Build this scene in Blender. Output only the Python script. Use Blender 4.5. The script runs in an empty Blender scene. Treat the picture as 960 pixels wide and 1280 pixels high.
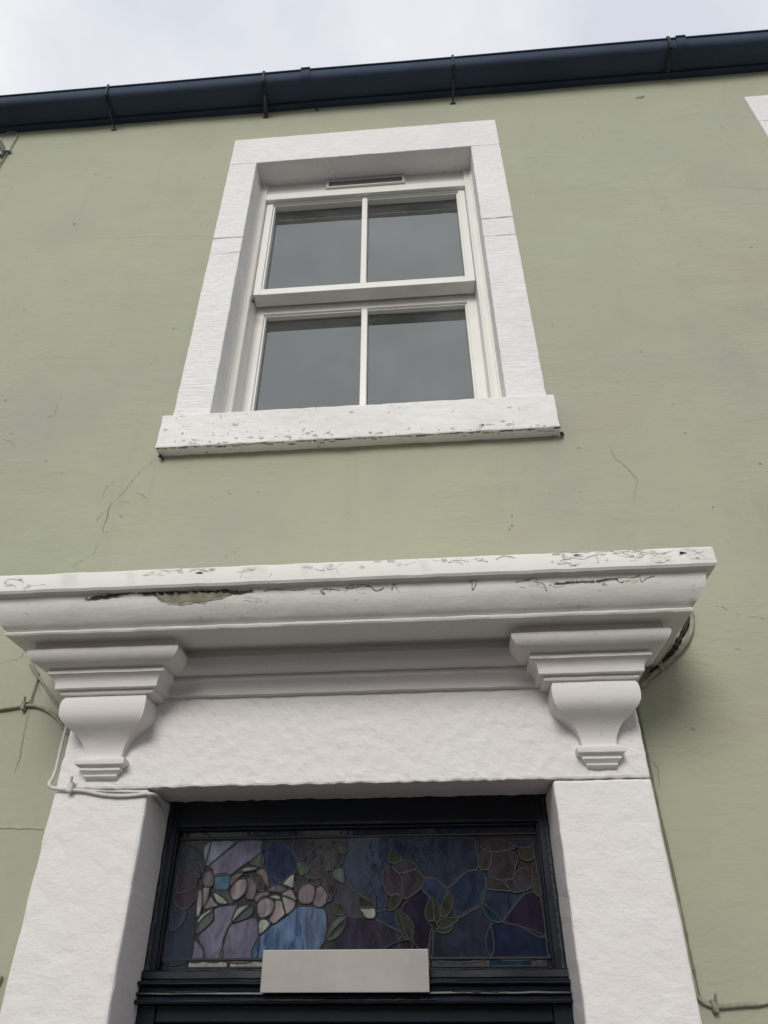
import bpy, bmesh, math, random
from mathutils import Vector, Matrix, noise
random.seed(7)
sc = bpy.context.scene
COL = sc.collection
# ------------------------------------------------------------------ camera, sky, sun, exposure
D = 1.65                      # metres from the lens to the face of the door surround
EYE = 2.0                     # height of the lens
YAW, PITCH, ROLL, F = 0.07390503, 0.59692766, -0.0041724, 860.0
ROT = Matrix.Rotation(YAW, 3, 'Z') @ Matrix.Rotation(math.pi/2 + PITCH, 3, 'X') @ Matrix.Rotation(ROLL, 3, 'Z')
cd = bpy.data.cameras.new('camera'); cam = bpy.data.objects.new('camera', cd); COL.objects.link(cam)
cam.matrix_world = Matrix.Translation((0, -D, EYE)) @ ROT.to_4x4()
cd.sensor_fit = 'HORIZONTAL'; cd.sensor_width = 36.0; cd.lens = 36.0*F/960.0
cd.clip_start = 0.05; cd.clip_end = 3000
sc.camera = cam

SUN_EL, SUN_AZ = math.radians(30), math.radians(200)   # azimuth the light comes from: in front of the wall, a little left
w = bpy.data.worlds.new('World'); sc.world = w; w.use_nodes = True
nt = w.node_tree; N = nt.nodes; L = nt.links; N.clear()
out = N.new('ShaderNodeOutputWorld'); bg = N.new('ShaderNodeBackground'); L.new(bg.outputs[0], out.inputs[0])
sky = N.new('ShaderNodeTexSky'); sky.sky_type = 'NISHITA'; sky.sun_disc = False
sky.sun_elevation = SUN_EL; sky.sun_rotation = SUN_AZ
tc = N.new('ShaderNodeTexCoord')
cn = N.new('ShaderNodeTexNoise'); cn.inputs['Scale'].default_value = 2.3; cn.inputs['Detail'].default_value = 5; cn.inputs['Roughness'].default_value = .5
cmap = N.new('ShaderNodeMapping'); cmap.inputs['Location'].default_value = (.35, .2, .1)
L.new(tc.outputs['Generated'], cmap.inputs[0]); L.new(cmap.outputs[0], cn.inputs['Vector'])
cr = N.new('ShaderNodeValToRGB')
cr.color_ramp.elements[0].position = .34; cr.color_ramp.elements[0].color = (.70, .73, .80, 1)
cr.color_ramp.elements[1].position = .66; cr.color_ramp.elements[1].color = (1.0, 1.0, 1.0, 1)
L.new(cn.outputs['Fac'], cr.inputs[0])
vm = N.new('ShaderNodeVectorMath'); vm.operation = 'SCALE'; vm.inputs['Scale'].default_value = 6.2
L.new(cr.outputs[0], vm.inputs[0])
mx = N.new('ShaderNodeMix'); mx.data_type = 'RGBA'; mx.inputs['Factor'].default_value = .93
L.new(sky.outputs[0], mx.inputs[6]); L.new(vm.outputs[0], mx.inputs[7]); L.new(mx.outputs[2], bg.inputs['Color'])
bg.inputs['Strength'].default_value = .1
sd = bpy.data.lights.new('sun', 'SUN'); sd.energy = 1.15; sd.angle = math.radians(24); sd.color = (1.0, .97, .92)
sun = bpy.data.objects.new('sun', sd); COL.objects.link(sun)
# direction toward the sun
sx = -0.16; sdir = Vector((sx*math.cos(SUN_EL), -math.cos(SUN_EL)*math.sqrt(1-sx*sx), math.sin(SUN_EL)))
sun.rotation_euler = sdir.to_track_quat('Z', 'Y').to_euler()
sky.sun_rotation = math.atan2(sdir.x, sdir.y)
sc.view_settings.view_transform = 'Standard'; sc.view_settings.look = 'None'
sc.view_settings.exposure = 0.72; sc.view_settings.gamma = 1.0
sc.render.resolution_x = 768; sc.render.resolution_y = 1024

# ------------------------------------------------------------------ helpers
def P(k, X, Z):
    """unit coordinates (camera distance = 1) to metres"""
    return Vector((X*D, (k-1)*D, EYE + Z*D))
def px(x, y, k):
    """point of the photograph lying on the vertical plane at k"""
    c = ROT @ Vector(((x-480)/F, -(y-640)/F, -1.0)); s = k*D/c.y
    return Vector((c.x*s, (k-1)*D, EYE + c.z*s))
KW = 1.087                    # green wall
KT = 1.081                    # window margins
YW = (KW-1)*D
def wall_y(x, z):
    p = Vector((x, 3.1, z))
    return YW + .0035*noise.noise(p*1.7) + .0016*noise.noise(p*5.5)
def children_fix(o, parent):
    o.parent = parent
def empty(name, loc, label=None, cat=None, group=None, parent=None):
    o = bpy.data.objects.new(name, None); COL.objects.link(o); o.location = loc
    o.empty_display_size = .1
    if parent:
        o.parent = parent; o.location = Vector(loc) - world_loc(parent)
    if label: o['label'] = label
    if cat: o['category'] = cat
    if group: o['group'] = group
    return o
def world_loc(o):
    v = Vector((0, 0, 0))
    while o: v += o.location; o = o.parent
    return v
def obj(name, bm, mat, parent=None, label=None, cat=None, group=None, kind=None, smooth=None):
    """links a bmesh given in world coordinates as ONE object; its origin goes to its own base"""
    me = bpy.data.meshes.new(name)
    xs = [v.co for v in bm.verts]
    if xs:
        o0 = Vector(((min(v.x for v in xs)+max(v.x for v in xs))/2, (min(v.y for v in xs)+max(v.y for v in xs))/2, min(v.z for v in xs)))
    else: o0 = Vector((0, 0, 0))
    bmesh.ops.translate(bm, verts=bm.verts, vec=-o0)
    if smooth is not None:
        for f in bm.faces: f.smooth = True
    bm.to_mesh(me); bm.free()
    if smooth is not None: me.set_sharp_from_angle(angle=math.radians(smooth))
    o = bpy.data.objects.new(name, me); COL.objects.link(o)
    me.materials.append(mat)
    o.location = o0 - (world_loc(parent) if parent else Vector((0, 0, 0)))
    if parent: o.parent = parent
    if label: o['label'] = label
    if cat: o['category'] = cat
    if group: o['group'] = group
    if kind: o['kind'] = kind
    return o
def new(): return bmesh.new()
def add_box(bm, x0, x1, y0, y1, z0, z1):
    r = bmesh.ops.create_cube(bm, size=1.0)
    for v in r['verts']:
        v.co = Vector(((x0+x1)/2 + v.co.x*(x1-x0), (y0+y1)/2 + v.co.y*(y1-y0), (z0+z1)/2 + v.co.z*(z1-z0)))
    return r['verts']
def bevel_all(bm, off, seg=2, ang=30):
    es = [e for e in bm.edges if len(e.link_faces) == 2 and e.calc_face_angle(0) > math.radians(ang)]
    bmesh.ops.bevel(bm, geom=es, offset=off, segments=seg, affect='EDGES', profile=.5)
def cuts(bm, step):
    xs = [v.co for v in bm.verts]
    for ax in (0, 2):
        a = min(v[ax] for v in xs); b = max(v[ax] for v in xs); n = int((b-a)/step)
        for i in range(1, n+1):
            c = Vector((0, 0, 0)); c[ax] = a + (b-a)*i/(n+1); nn = Vector((0, 0, 0)); nn[ax] = 1
            bmesh.ops.bisect_plane(bm, geom=bm.verts[:]+bm.edges[:]+bm.faces[:], dist=1e-5, plane_co=c, plane_no=nn)
        xs = [v.co for v in bm.verts]
def rough(bm, amp, scale, seed=0, fn=None):
    bm.normal_update()
    for v in bm.verts:
        p = v.co*scale + Vector((seed*3.7, seed*1.3, seed*2.1))
        a = amp*(fn(v.co) if fn else 1.0)
        v.co += noise.noise_vector(p)*a + noise.noise_vector(p*2.7)*a*.4
def stone(x0, x1, y0, y1, z0, z1, amp=.0015, bev=.004, step=.03, sc_=14, seed=0, fn=None):
    bm = new(); add_box(bm, x0, x1, y0, y1, z0, z1); bevel_all(bm, bev); cuts(bm, step); rough(bm, amp, sc_, seed, fn)
    return bm
def ubox(k0, k1, X0, X1, Z0, Z1, **kw):
    a = P(k0, X0, Z0); b = P(k1, X1, Z1)
    return stone(a.x, b.x, a.y, b.y, a.z, b.z, **kw)
def plain(k0, k1, X0, X1, Z0, Z1, bev=.002, bm=None):
    own = bm is None
    if own: bm = new()
    a = P(k0, X0, Z0); b = P(k1, X1, Z1); add_box(bm, a.x, b.x, a.y, b.y, a.z, b.z)
    if own and bev: bevel_all(bm, bev)
    return bm
def sweep(prof, XL, XR, kend, k0, step=.03, returns=(True, True), amp=.0008, scale=16, seed=0):
    """moulding: prof = [(k, Z)...] from top to bottom, mitred returns back to plane kend"""
    bm = new(); rows = []
    L_ = (XR-XL)*D; n = max(2, int(L_/step))
    for k, Z in prof:
        s = k-k0; row = []
        xl = XL+s if returns[0] else XL; xr = XR-s if returns[1] else XR
        if returns[0]:
            m = max(1, int((kend-k0)*D/step))
            for i in range(m): row.append(P(kend+(k-kend)*i/m, xl, Z))
        for i in range(n+1): row.append(P(k, xl+(xr-xl)*i/n, Z))
        if returns[1]:
            m = max(1, int((kend-k0)*D/step))
            for i in range(1, m+1): row.append(P(k+(kend-k)*i/m, xr, Z))
        rows.append([bm.verts.new(c) for c in row])
    for a, b in zip(rows, rows[1:]):
        for i in range(len(a)-1): bm.faces.new((a[i], b[i], b[i+1], a[i+1]))
    for row, flip in ((rows[0], False), (rows[-1], True)):
        # close top and bottom back to kend
        k_, Z_ = prof[0] if row is rows[0] else prof[-1]
        if k_ < kend-1e-6:
            back = [bm.verts.new(Vector((v.co.x, (kend-1)*D, v.co.z))) for v in row]
            for i in range(len(row)-1):
                vs = [row[i], row[i+1], back[i+1], back[i]]
                if (vs[0].co-vs[3].co).length < 1e-6 and (vs[1].co-vs[2].co).length < 1e-6: continue
                try: bm.faces.new(vs if not flip else vs[::-1])
                except ValueError: pass
    bmesh.ops.remove_doubles(bm, verts=bm.verts, dist=1e-5)
    bmesh.ops.recalc_face_normals(bm, faces=bm.faces)
    rough(bm, amp, scale, seed)
    return bm
def tube(bm, pts, r, sides=6, closed=False, flat=1.0):
    pts = [Vector(p) for p in pts]; n = len(pts); rings = []
    for i, p in enumerate(pts):
        a = pts[(i-1) % n] if (closed or i > 0) else p
        b = pts[(i+1) % n] if (closed or i < n-1) else p
        t = (b-a); t = t.normalized() if t.length > 1e-9 else Vector((1, 0, 0))
        ref = Vector((0, 1, 0)) if abs(t.y) < .9 else Vector((0, 0, 1))
        u = t.cross(ref).normalized(); v = t.cross(u).normalized()
        rr = r(i/(n-1)) if callable(r) else r
        rings.append([bm.verts.new(p + u*math.cos(2*math.pi*j/sides)*rr + v*math.sin(2*math.pi*j/sides)*rr*flat) for j in range(sides)])
    m = n if closed else n-1
    for i in range(m):
        A = rings[i]; B = rings[(i+1) % n]
        for j in range(sides): bm.faces.new((A[j], A[(j+1) % sides], B[(j+1) % sides], B[j]))
    if not closed:
        bm.faces.new(rings[0][::-1]); bm.faces.new(rings[-1])
def smooth_pts(pts, n=5, closed=False):
    pts = [Vector(p) for p in pts]; m = len(pts); res = []
    rng = range(m) if closed else range(m-1)
    for i in rng:
        if closed: a, b, c, d = pts[(i-1) % m], pts[i], pts[(i+1) % m], pts[(i+2) % m]
        else: a, b, c, d = pts[max(i-1, 0)], pts[i], pts[i+1], pts[min(i+2, m-1)]
        for j in range(n):
            t = j/n
            res.append(.5*((2*b) + (c-a)*t + (2*a-5*b+4*c-d)*t*t + (3*b-a-3*c+d)*t*t*t))
    if not closed: res.append(pts[-1])
    return res

# ------------------------------------------------------------------ materials
def mat(name, col, rough_=.6, spec=.5, metallic=0):
    m = bpy.data.materials.new(name); m.use_nodes = True
    b = m.node_tree.nodes['Principled BSDF']
    b.inputs['Base Color'].default_value = (*col, 1); b.inputs['Roughness'].default_value = rough_
    b.inputs['Metallic'].default_value = metallic
    b.inputs['Specular IOR Level'].default_value = spec
    return m
class G:
    """small node-graph helper on a material; textures run on world position so neighbouring stones differ"""
    def __init__(s, m):
        s.m = m; s.t = m.node_tree; s.b = s.t.nodes['Principled BSDF']
        s.pos = s.t.nodes.new('ShaderNodeNewGeometry').outputs['Position']
    def n(s, t, **kw):
        x = s.t.nodes.new(t)
        for a, b in kw.items(): setattr(x, a, b)
        return x
    def link(s, a, b): s.t.links.new(a, b)
    def map(s, scale, loc=(0, 0, 0)):
        x = s.n('ShaderNodeMapping'); x.inputs['Scale'].default_value = scale; x.inputs['Location'].default_value = loc
        s.link(s.pos, x.inputs[0]); return x.outputs[0]
    def noise(s, scale, vec=None, detail=4, rough=.55, dist=0):
        x = s.n('ShaderNodeTexNoise'); x.inputs['Scale'].default_value = scale; x.inputs['Detail'].default_value = detail
        x.inputs['Roughness'].default_value = rough; x.inputs['Distortion'].default_value = dist
        s.link(vec or s.pos, x.inputs['Vector']); return x.outputs['Fac']
    def ramp(s, fac, p0, c0, p1, c1):
        x = s.n('ShaderNodeValToRGB'); e = x.color_ramp.elements
        e[0].position = p0; e[0].color = (*c0, 1); e[1].position = p1; e[1].color = (*c1, 1)
        s.link(fac, x.inputs[0]); return x.outputs[0]
    def rng(s, v, a, b, c=0., d=1.):
        x = s.n('ShaderNodeMapRange'); s.link(v, x.inputs[0])
        for i, q in enumerate((a, b, c, d)): x.inputs[i+1].default_value = q
        return x.outputs[0]
    def mix(s, f, a, b):
        x = s.n('ShaderNodeMix', data_type='RGBA')
        for v, i in ((f, 0), (a, 6), (b, 7)):
            if isinstance(v, (int, float)): x.inputs[i].default_value = v
            elif isinstance(v, tuple): x.inputs[i].default_value = (*v, 1)
            else: s.link(v, x.inputs[i])
        return x.outputs[2]
    def math(s, op, a, b=None):
        x = s.n('ShaderNodeMath', operation=op)
        for i, v in enumerate((a, b)):
            if v is None: continue
            if isinstance(v, (int, float)): x.inputs[i].default_value = v
            else: s.link(v, x.inputs[i])
        return x.outputs[0]
    def col(s, c): s.link(c, s.b.inputs['Base Color'])
    def bump(s, h, strength, dist, prev=None):
        x = s.n('ShaderNodeBump'); x.inputs['Strength'].default_value = strength; x.inputs['Distance'].default_value = dist
        s.link(h, x.inputs['Height'])
        if prev is not None: s.link(prev, x.inputs['Normal'])
        s.link(x.outputs[0], s.b.inputs['Normal']); return x.outputs[0]

def painted_stone(name, base, tint, tool=(30, 30, 90), strength=.6, dist=.003, crack=0., specks=.0, dirt=(.25, .24, .2), lump=22):
    m = mat(name, base, .62, .35); g = G(m)
    low = g.noise(3.2, detail=3)
    c = g.mix(g.rng(low, .38, .66), base, tint)
    grime = g.noise(9, detail=6, rough=.7)
    c = g.mix(g.rng(grime, .60, .86, 0, .35), c, tuple(x*.72 for x in base))
    if specks:
        sp = g.noise(75, detail=2, rough=.6); pch = g.noise(7, g.map((1, 1, 1), (5, 2, 1)), detail=3)
        f = g.math('MULTIPLY', g.rng(sp, .64, .70), g.rng(pch, .45, .62))
        c = g.mix(g.math('MULTIPLY', f, specks), c, dirt)
    tn = g.noise(1, g.map(tool), detail=5, rough=.62, dist=.6)
    fn = g.noise(160, detail=3)
    lp = g.noise(lump, detail=3)
    nb = g.bump(lp, strength, dist*1.6*22/lump)
    nb = g.bump(tn, strength, dist, nb)
    nb = g.bump(fn, strength*.4, dist*.25, nb)
    if crack:
        v = g.n('ShaderNodeTexVoronoi', feature='DISTANCE_TO_EDGE'); v.inputs['Scale'].default_value = 26
        wv = g.n('ShaderNodeMix', data_type='VECTOR'); wv.inputs[0].default_value = .06
        nz = g.n('ShaderNodeTexNoise'); nz.inputs['Scale'].default_value = 30; g.link(g.pos, nz.inputs['Vector'])
        g.link(g.map((1, 1, 1.7)), wv.inputs[4]); g.link(nz.outputs['Color'], wv.inputs[5]); g.link(wv.outputs[1], v.inputs['Vector'])
        area = g.rng(g.noise(4.5, g.map((1, 1, 1), (2, 7, 4)), detail=4), .48, .60)
        f = g.math('MULTIPLY', g.rng(v.outputs['Distance'], .012, .045, 1, 0), area)
        c = g.mix(g.math('MULTIPLY', f, crack), c, (.16, .15, .13))
        g.bump(g.math('MULTIPLY', f, -1.0), .9, .002, nb)
    g.col(c); return m
M_margin = painted_stone('white_painted_margin', (.80, .79, .77), (.74, .74, .73), tool=(12, 30, 130), strength=.9, dist=.0045, specks=.5, lump=34)
M_sill = painted_stone('white_painted_sill', (.78, .77, .74), (.70, .69, .65), tool=(14, 30, 60), strength=.5, dist=.003, crack=.0, specks=.95, dirt=(.10, .09, .08))
M_pier = painted_stone('lumpy_white_paint', (.74, .718, .70), (.75, .705, .69), tool=(55, 50, 115), strength=.46, dist=.0032, specks=.12, lump=46)
M_mould = painted_stone('smooth_white_paint', (.68, .655, .63), (.70, .655, .64), tool=(12, 20, 40), strength=.30, dist=.002, specks=.2)
M_hood = painted_stone('cracked_white_paint', (.72, .70, .66), (.68, .655, .62), tool=(8, 20, 50), strength=.4, dist=.0025, crack=.0, specks=.45, dirt=(.32, .30, .26))

def wall_mat():
    m = mat('sage_green_masonry_paint', (.36, .385, .27), .78, .25); g = G(m)
    low = g.noise(.9, detail=4, rough=.6)
    c = g.mix(g.rng(low, .35, .68), (.370, .390, .284), (.396, .402, .292))
    pk = g.noise(3.1, g.map((.5, 1, 1.5), (3, 0, 1)), detail=5, rough=.65)
    c = g.mix(g.rng(pk, .50, .72, 0, .65), c, (.385, .345, .275))
    gy = g.noise(1.7, g.map((1, 1, .8), (7, 7, 2)), detail=5, rough=.6)
    c = g.mix(g.rng(gy, .48, .70, 0, .7), c, (.345, .35, .295))
    gr = g.noise(2.2, g.map((1.4, 1, .55), (9, 1, 5)), detail=6, rough=.7)
    c = g.mix(g.rng(gr, .56, .80, 0, .32), c, (.275, .28, .21))
    # faint streaks washed down by rain
    st = g.noise(1, g.map((16, 4, .8)), detail=4)
    c = g.mix(g.rng(st, .60, .80, 0, .22), c, (.27, .28, .215))
    # small chips
    ch = g.noise(60, g.map((.55, 1, 1)), detail=2); area = g.noise(5, g.map((1, 1, 1), (1, 8, 3)), detail=2)
    f = g.math('MULTIPLY', g.rng(ch, .715, .75), g.rng(area, .5, .6))
    c = g.mix(g.math('MULTIPLY', f, .7), c, (.15, .15, .12))
    nb = g.bump(g.noise(4.5, detail=3), .5, .012)
    rip = g.noise(1, g.map((11, 10, 34)), detail=4, rough=.6, dist=.8)
    where = g.rng(g.noise(2.6, g.map((1, 1, 1), (4, 4, 8)), detail=3), .42, .62, .14, 1.0)
    nb = g.bump(g.math('MULTIPLY', rip, where), .55, .0048, nb)
    nb = g.bump(g.noise(95, detail=4, rough=.65), .40, .0014, nb)
    g.col(c); return m
M_wall = wall_mat()
def flatish(name, col, r=.5, spec=.5, bump=.2, scale=60, dist=.001, var=.15, sc2=8):
    m = mat(name, col, r, spec); g = G(m)
    c = g.mix(g.rng(g.noise(sc2, detail=5, rough=.65), .35, .7), tuple(x*(1-var) for x in col), tuple(min(1, x*(1+var)) for x in col)); g.col(c)
    g.bump(g.noise(scale, detail=3), bump, dist); return m
M_frame = flatish('cream_white_window_paint', (.76, .745, .70), .38, .5, .12, 40, .0008, .04)
M_vent = flatish('grey_vent_slot', (.22, .22, .21), .5, .4)
M_gutter = flatish('navy_gutter_paint', (.050, .070, .108), .85, .2, .25, 30, .002, .14, 3)
M_iron = flatish('dark_rusty_iron', (.045, .045, .055), .55, .5, .5, 90, .001, .4, 20)
M_doorwood = flatish('navy_black_gloss_paint', (.005, .008, .015), .36, .35, .3, 40, .0015, .3, 12)
M_worn_and_highlight = flatish('worn_navy_paint_and_highlight', (.028, .032, .036), .6, .3, .6, 70, .002, .5, 25)
M_cable_w = flatish('painted_cable_white', (.58, .56, .54), .6, .4, .3, 80, .001)
M_cable_g = flatish('painted_cable_green', (.27, .275, .21), .65, .3, .5, 80, .001, .3, 30)
M_crack = mat('dark_crack_render', (.20, .205, .155), .95, .1)
M_joint = mat('mortar_joint', (.50, .49, .46), .95, .1)
M_soil = flatish('exposed_old_render', (.27, .255, .19), .95, .1, .9, 60, .003, .3, 30)
M_flk = flatish('flaked_edge', (.36, .34, .30), .95, .1, .8, 90, .001, .4, 60)
M_bare = [flatish('old_undercoat_cream', (.64, .62, .55), .9, .1, .8, 90, .001, .25, 60), flatish('old_undercoat_grey', (.58, .57, .54), .9, .1, .8, 90, .001, .3, 60), flatish('old_undercoat_pink', (.68, .63, .60), .9, .1, .8, 90, .001, .2, 60)]
M_crackp = flatish('open_paint_crack', (.15, .14, .12), .95, .1, .8, 90, .001, .5, 60)
M_dirt_shade = flatish('grime_and_shade', (.05, .045, .035), .95, .1, .8, 60, .002, .5, 40)  # real grime, and the painted shadow gap at the hood's right end
M_slate = flatish('slate', (.07, .075, .085), .6, .4, .4, 20, .004)
M_room = mat('dim_room_plaster', (.22, .23, .24), .9, .2)
M_black = mat('dark_interior', (.012, .012, .015), .9, .1)
M_lead = mat('lead_came', (.022, .023, .026), .6, .35)
M_plaque = flatish('pale_plaque_enamel', (.36, .335, .315), .35, .5, .1, 40, .0006, .10, 6)
M_alu = mat('brushed_grey_metal', (.42, .43, .45), .4, .5, .6)

def window_glass():
    m = bpy.data.materials.new('window_glass'); m.use_nodes = True; t = m.node_tree; n = t.nodes; n.clear()
    o = n.new('ShaderNodeOutputMaterial'); mixn = n.new('ShaderNodeMixShader'); tr = n.new('ShaderNodeBsdfTransparent')
    gl = n.new('ShaderNodeBsdfGlossy'); gl.inputs['Roughness'].default_value = .012; gl.inputs['Color'].default_value = (.95, 1.0, .97, 1)
    tr.inputs['Color'].default_value = (.90, .93, .93, 1)
    fr = n.new('ShaderNodeFresnel'); fr.inputs['IOR'].default_value = 2.7
    nz = n.new('ShaderNodeTexNoise'); nz.inputs['Scale'].default_value = 2.5; nz.inputs['Detail'].default_value = 1
    g = n.new('ShaderNodeNewGeometry'); t.links.new(g.outputs['Position'], nz.inputs['Vector'])
    bp = n.new('ShaderNodeBump'); bp.inputs['Strength'].default_value = .12; bp.inputs['Distance'].default_value = .004
    t.links.new(nz.outputs['Fac'], bp.inputs['Height']); t.links.new(bp.outputs[0], gl.inputs['Normal'])
    t.links.new(fr.outputs[0], mixn.inputs[0]); t.links.new(tr.outputs[0], mixn.inputs[1]); t.links.new(gl.outputs[0], mixn.inputs[2])
    df = n.new('ShaderNodeBsdfDiffuse'); df.inputs['Color'].default_value = (.55, .57, .56, 1)
    n2 = n.new('ShaderNodeTexNoise'); n2.inputs['Scale'].default_value = 3.2; n2.inputs['Detail'].default_value = 6; n2.inputs['Roughness'].default_value = .62
    t.links.new(g.outputs['Position'], n2.inputs['Vector'])
    mr = n.new('ShaderNodeMapRange'); t.links.new(n2.outputs['Fac'], mr.inputs[0])
    for i_, v_ in enumerate((.35, .72, .01, .11)): mr.inputs[i_+1].default_value = v_
    m2 = n.new('ShaderNodeMixShader'); t.links.new(mr.outputs[0], m2.inputs[0]); t.links.new(mixn.outputs[0], m2.inputs[1]); t.links.new(df.outputs[0], m2.inputs[2])
    t.links.new(m2.outputs[0], o.inputs[0]); return m
M_glass = window_glass()
_sg = {}
def stained(key, col, spec=.5, streak=0.):
    if key in _sg: return _sg[key]
    m = mat('stained_glass_'+key, col, .045, .85); g = G(m)
    c2 = tuple(x*1.55 for x in col); c1 = tuple(x*.7 for x in col)
    v = g.noise(1, g.map((30, 30, 14)), detail=4, rough=.6, dist=1.2)
    c = g.mix(g.rng(v, .35, .68), c1, c2)
    if streak:
        v2 = g.noise(1, g.map((85, 30, 16), (3, 3, 3)), detail=3, dist=.8)
        c = g.mix(g.rng(v2, .5, .60, 0, streak), c, (.012, .03, .09))
    g.col(c); g.bump(g.noise(35, detail=3), .25, .002); _sg[key] = m; return m

# ------------------------------------------------------------------ ground, street
def sheet(name, x0, x1, y0, y1, z, m, kind='structure'):
    bm = new(); v = [bm.verts.new(c) for c in ((x0, y0, z), (x1, y0, z), (x1, y1, z), (x0, y1, z))]; bm.faces.new(v)
    return obj(name, bm, m, kind=kind)
M_ground = flatish('grey_ground', (.10, .10, .095), .95, .2, .6, 6, .02, .2, 1)
M_road = flatish('asphalt', (.055, .055, .057), .9, .3, .8, 90, .004, .2, 2)
M_pave = flatish('pavement_concrete', (.15, .145, .135), .9, .2, .5, 40, .003, .15, 2)
sheet('ground', -900, 900, -900, 900, -.16, M_ground)
sheet('road', -400, 400, -9.0, -2.9, -.13, M_road)
bm = new(); add_box(bm, -60, 60, -2.78, YW+.3, -.14, 0); obj('pavement', bm, M_pave, kind='structure')
bm = new(); add_box(bm, -60, 60, -2.90, -2.782, -.14, .004); obj('kerb', bm, flatish('granite_kerb', (.32, .31, .30), .8), kind='structure')
bm = new(); add_box(bm, -60, 60, -11.0, -9.0, -.14, 0); obj('far_pavement', bm, M_pave, kind='structure')

# ------------------------------------------------------------------ the house
house = empty('terraced_house', (0, YW+2.5, 0), 'sage green rendered terraced house with white stone margins seen from below its door', 'house')
CX = -.129
WX0, WX1 = -.499*KT-.0, .2438*KT          # window margins, outer
WI0, WI1 = -.4228*KT, .1662*KT
ZL0, ZL1 = 1.8672*KT, 1.9985*KT
NB = 1.003 - WX0                           # offset of the neighbouring window
KS = 1.059                                 # sill front
ZS1 = .9415*KS; ZS0 = .8567*KS

# wall with its openings
def build_wall():
    holes = []
    for dx in (0, NB):
        a = P(1, WI0+dx-.012, 0).x; b = P(1, WI1+dx+.012, 0).x
        holes.append((a, b, P(1, 0, ZS0+.012).z, P(1, 0, ZL0+.012).z))
    holes.append((P(1, -.418, 0).x, P(1, .164, 0).x, -.01, P(1, 0, .236).z))
    x0, x1, z0, z1 = -4.4, 4.6, -.12, P(1, 0, 2.375).z
    def lines(lo, hi, marks, step):
        pts = sorted(set([lo, hi]+[m for m in marks if lo < m < hi])); o = []
        for a, b in zip(pts, pts[1:]):
            n = max(1, int(math.ceil((b-a)/step))); o += [a+(b-a)*i/n for i in range(n)]
        return o+[hi]
    xs = lines(x0, x1, [h[i] for h in holes for i in (0, 1)], .05)
    zs = lines(z0, z1, [h[i] for h in holes for i in (2, 3)], .05)
    bm = new(); V = {}; B = {}
    def vf(i, j):
        if (i, j) not in V: V[i, j] = bm.verts.new((xs[i], wall_y(xs[i], zs[j]), zs[j]))
        return V[i, j]
    def vb(i, j):
        if (i, j) not in B: B[i, j] = bm.verts.new((xs[i], YW+.42, zs[j]))
        return B[i, j]
    def inside(i, j):
        if i < 0 or j < 0 or i >= len(xs)-1 or j >= len(zs)-1: return True
        cx, cz = (xs[i]+xs[i+1])/2, (zs[j]+zs[j+1])/2
        return any(h[0] < cx < h[1] and h[2] < cz < h[3] for h in holes)
    for i in range(len(xs)-1):
        for j in range(len(zs)-1):
            if inside(i, j): continue
            bm.faces.new((vf(i, j), vf(i+1, j), vf(i+1, j+1), vf(i, j+1)))
            bm.faces.new((vb(i, j), vb(i, j+1), vb(i+1, j+1), vb(i+1, j)))
            if inside(i-1, j): bm.faces.new((vf(i, j), vf(i, j+1), vb(i, j+1), vb(i, j)))
            if inside(i+1, j): bm.faces.new((vf(i+1, j), vb(i+1, j), vb(i+1, j+1), vf(i+1, j+1)))
            if inside(i, j-1): bm.faces.new((vf(i, j), vb(i, j), vb(i+1, j), vf(i+1, j)))
            if inside(i, j+1): bm.faces.new((vf(i, j+1), vf(i+1, j+1), vb(i+1, j+1), vb(i, j+1)))
    return obj('wall', bm, M_wall, house, smooth=40)
wall = build_wall()
# box of the house behind (sides, back, floors kept simple) and its roof
bm = new()
add_box(bm, -4.4, -4.2, YW+.421, YW+6, -.12, 5.9); add_box(bm, 4.4, 4.6, YW+.421, YW+6, -.12, 5.9)
add_box(bm, -4.4, 4.6, YW+6.001, YW+6.2, -.12, 5.9)
obj('side_wall', bm, M_wall, house)
ztop = P(1, 0, 2.375).z
rf = new()
vs = [rf.verts.new(c) for c in ((-4.5, YW-.02, ztop+.09), (4.7, YW-.02, ztop+.09), (4.7, YW+3.2, ztop+1.9), (-4.5, YW+3.2, ztop+1.9),
      (-4.5, YW+6.4, ztop+.09), (4.7, YW+6.4, ztop+.09))]
rf.faces.new((vs[0], vs[1], vs[2], vs[3])); rf.faces.new((vs[3], vs[2], vs[5], vs[4]))
bmesh.ops.solidify(rf, geom=rf.faces[:], thickness=.05)
obj('roof', rf, M_slate, house)

# rooms behind the panes
def room(x0, x1, y0, y1, z0, z1, m):
    bm = new(); add_box(bm, x0, x1, y0, y1, z0, z1)
    for f in list(bm.faces):
        if f.calc_center_median().y < y0+1e-4: bm.faces.remove(f)
    bmesh.ops.reverse_faces(bm, faces=bm.faces[:])
    return bm
a = P(1, -.75, .75); b = P(1, .45, 2.15)
obj('room', room(-1.4, .95, YW+.425, YW+3.6, a.z, b.z, M_room), M_room, house)
obj('room', room(1.0, 3.6, YW+.425, YW+3.6, a.z, b.z, M_room), M_room, house)
obj('hallway', room(P(1, -.45, 0).x, P(1, .2, 0).x, YW+.425, YW+4.5, 0, P(1, 0, .3).z, M_black), M_black, house)

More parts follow.
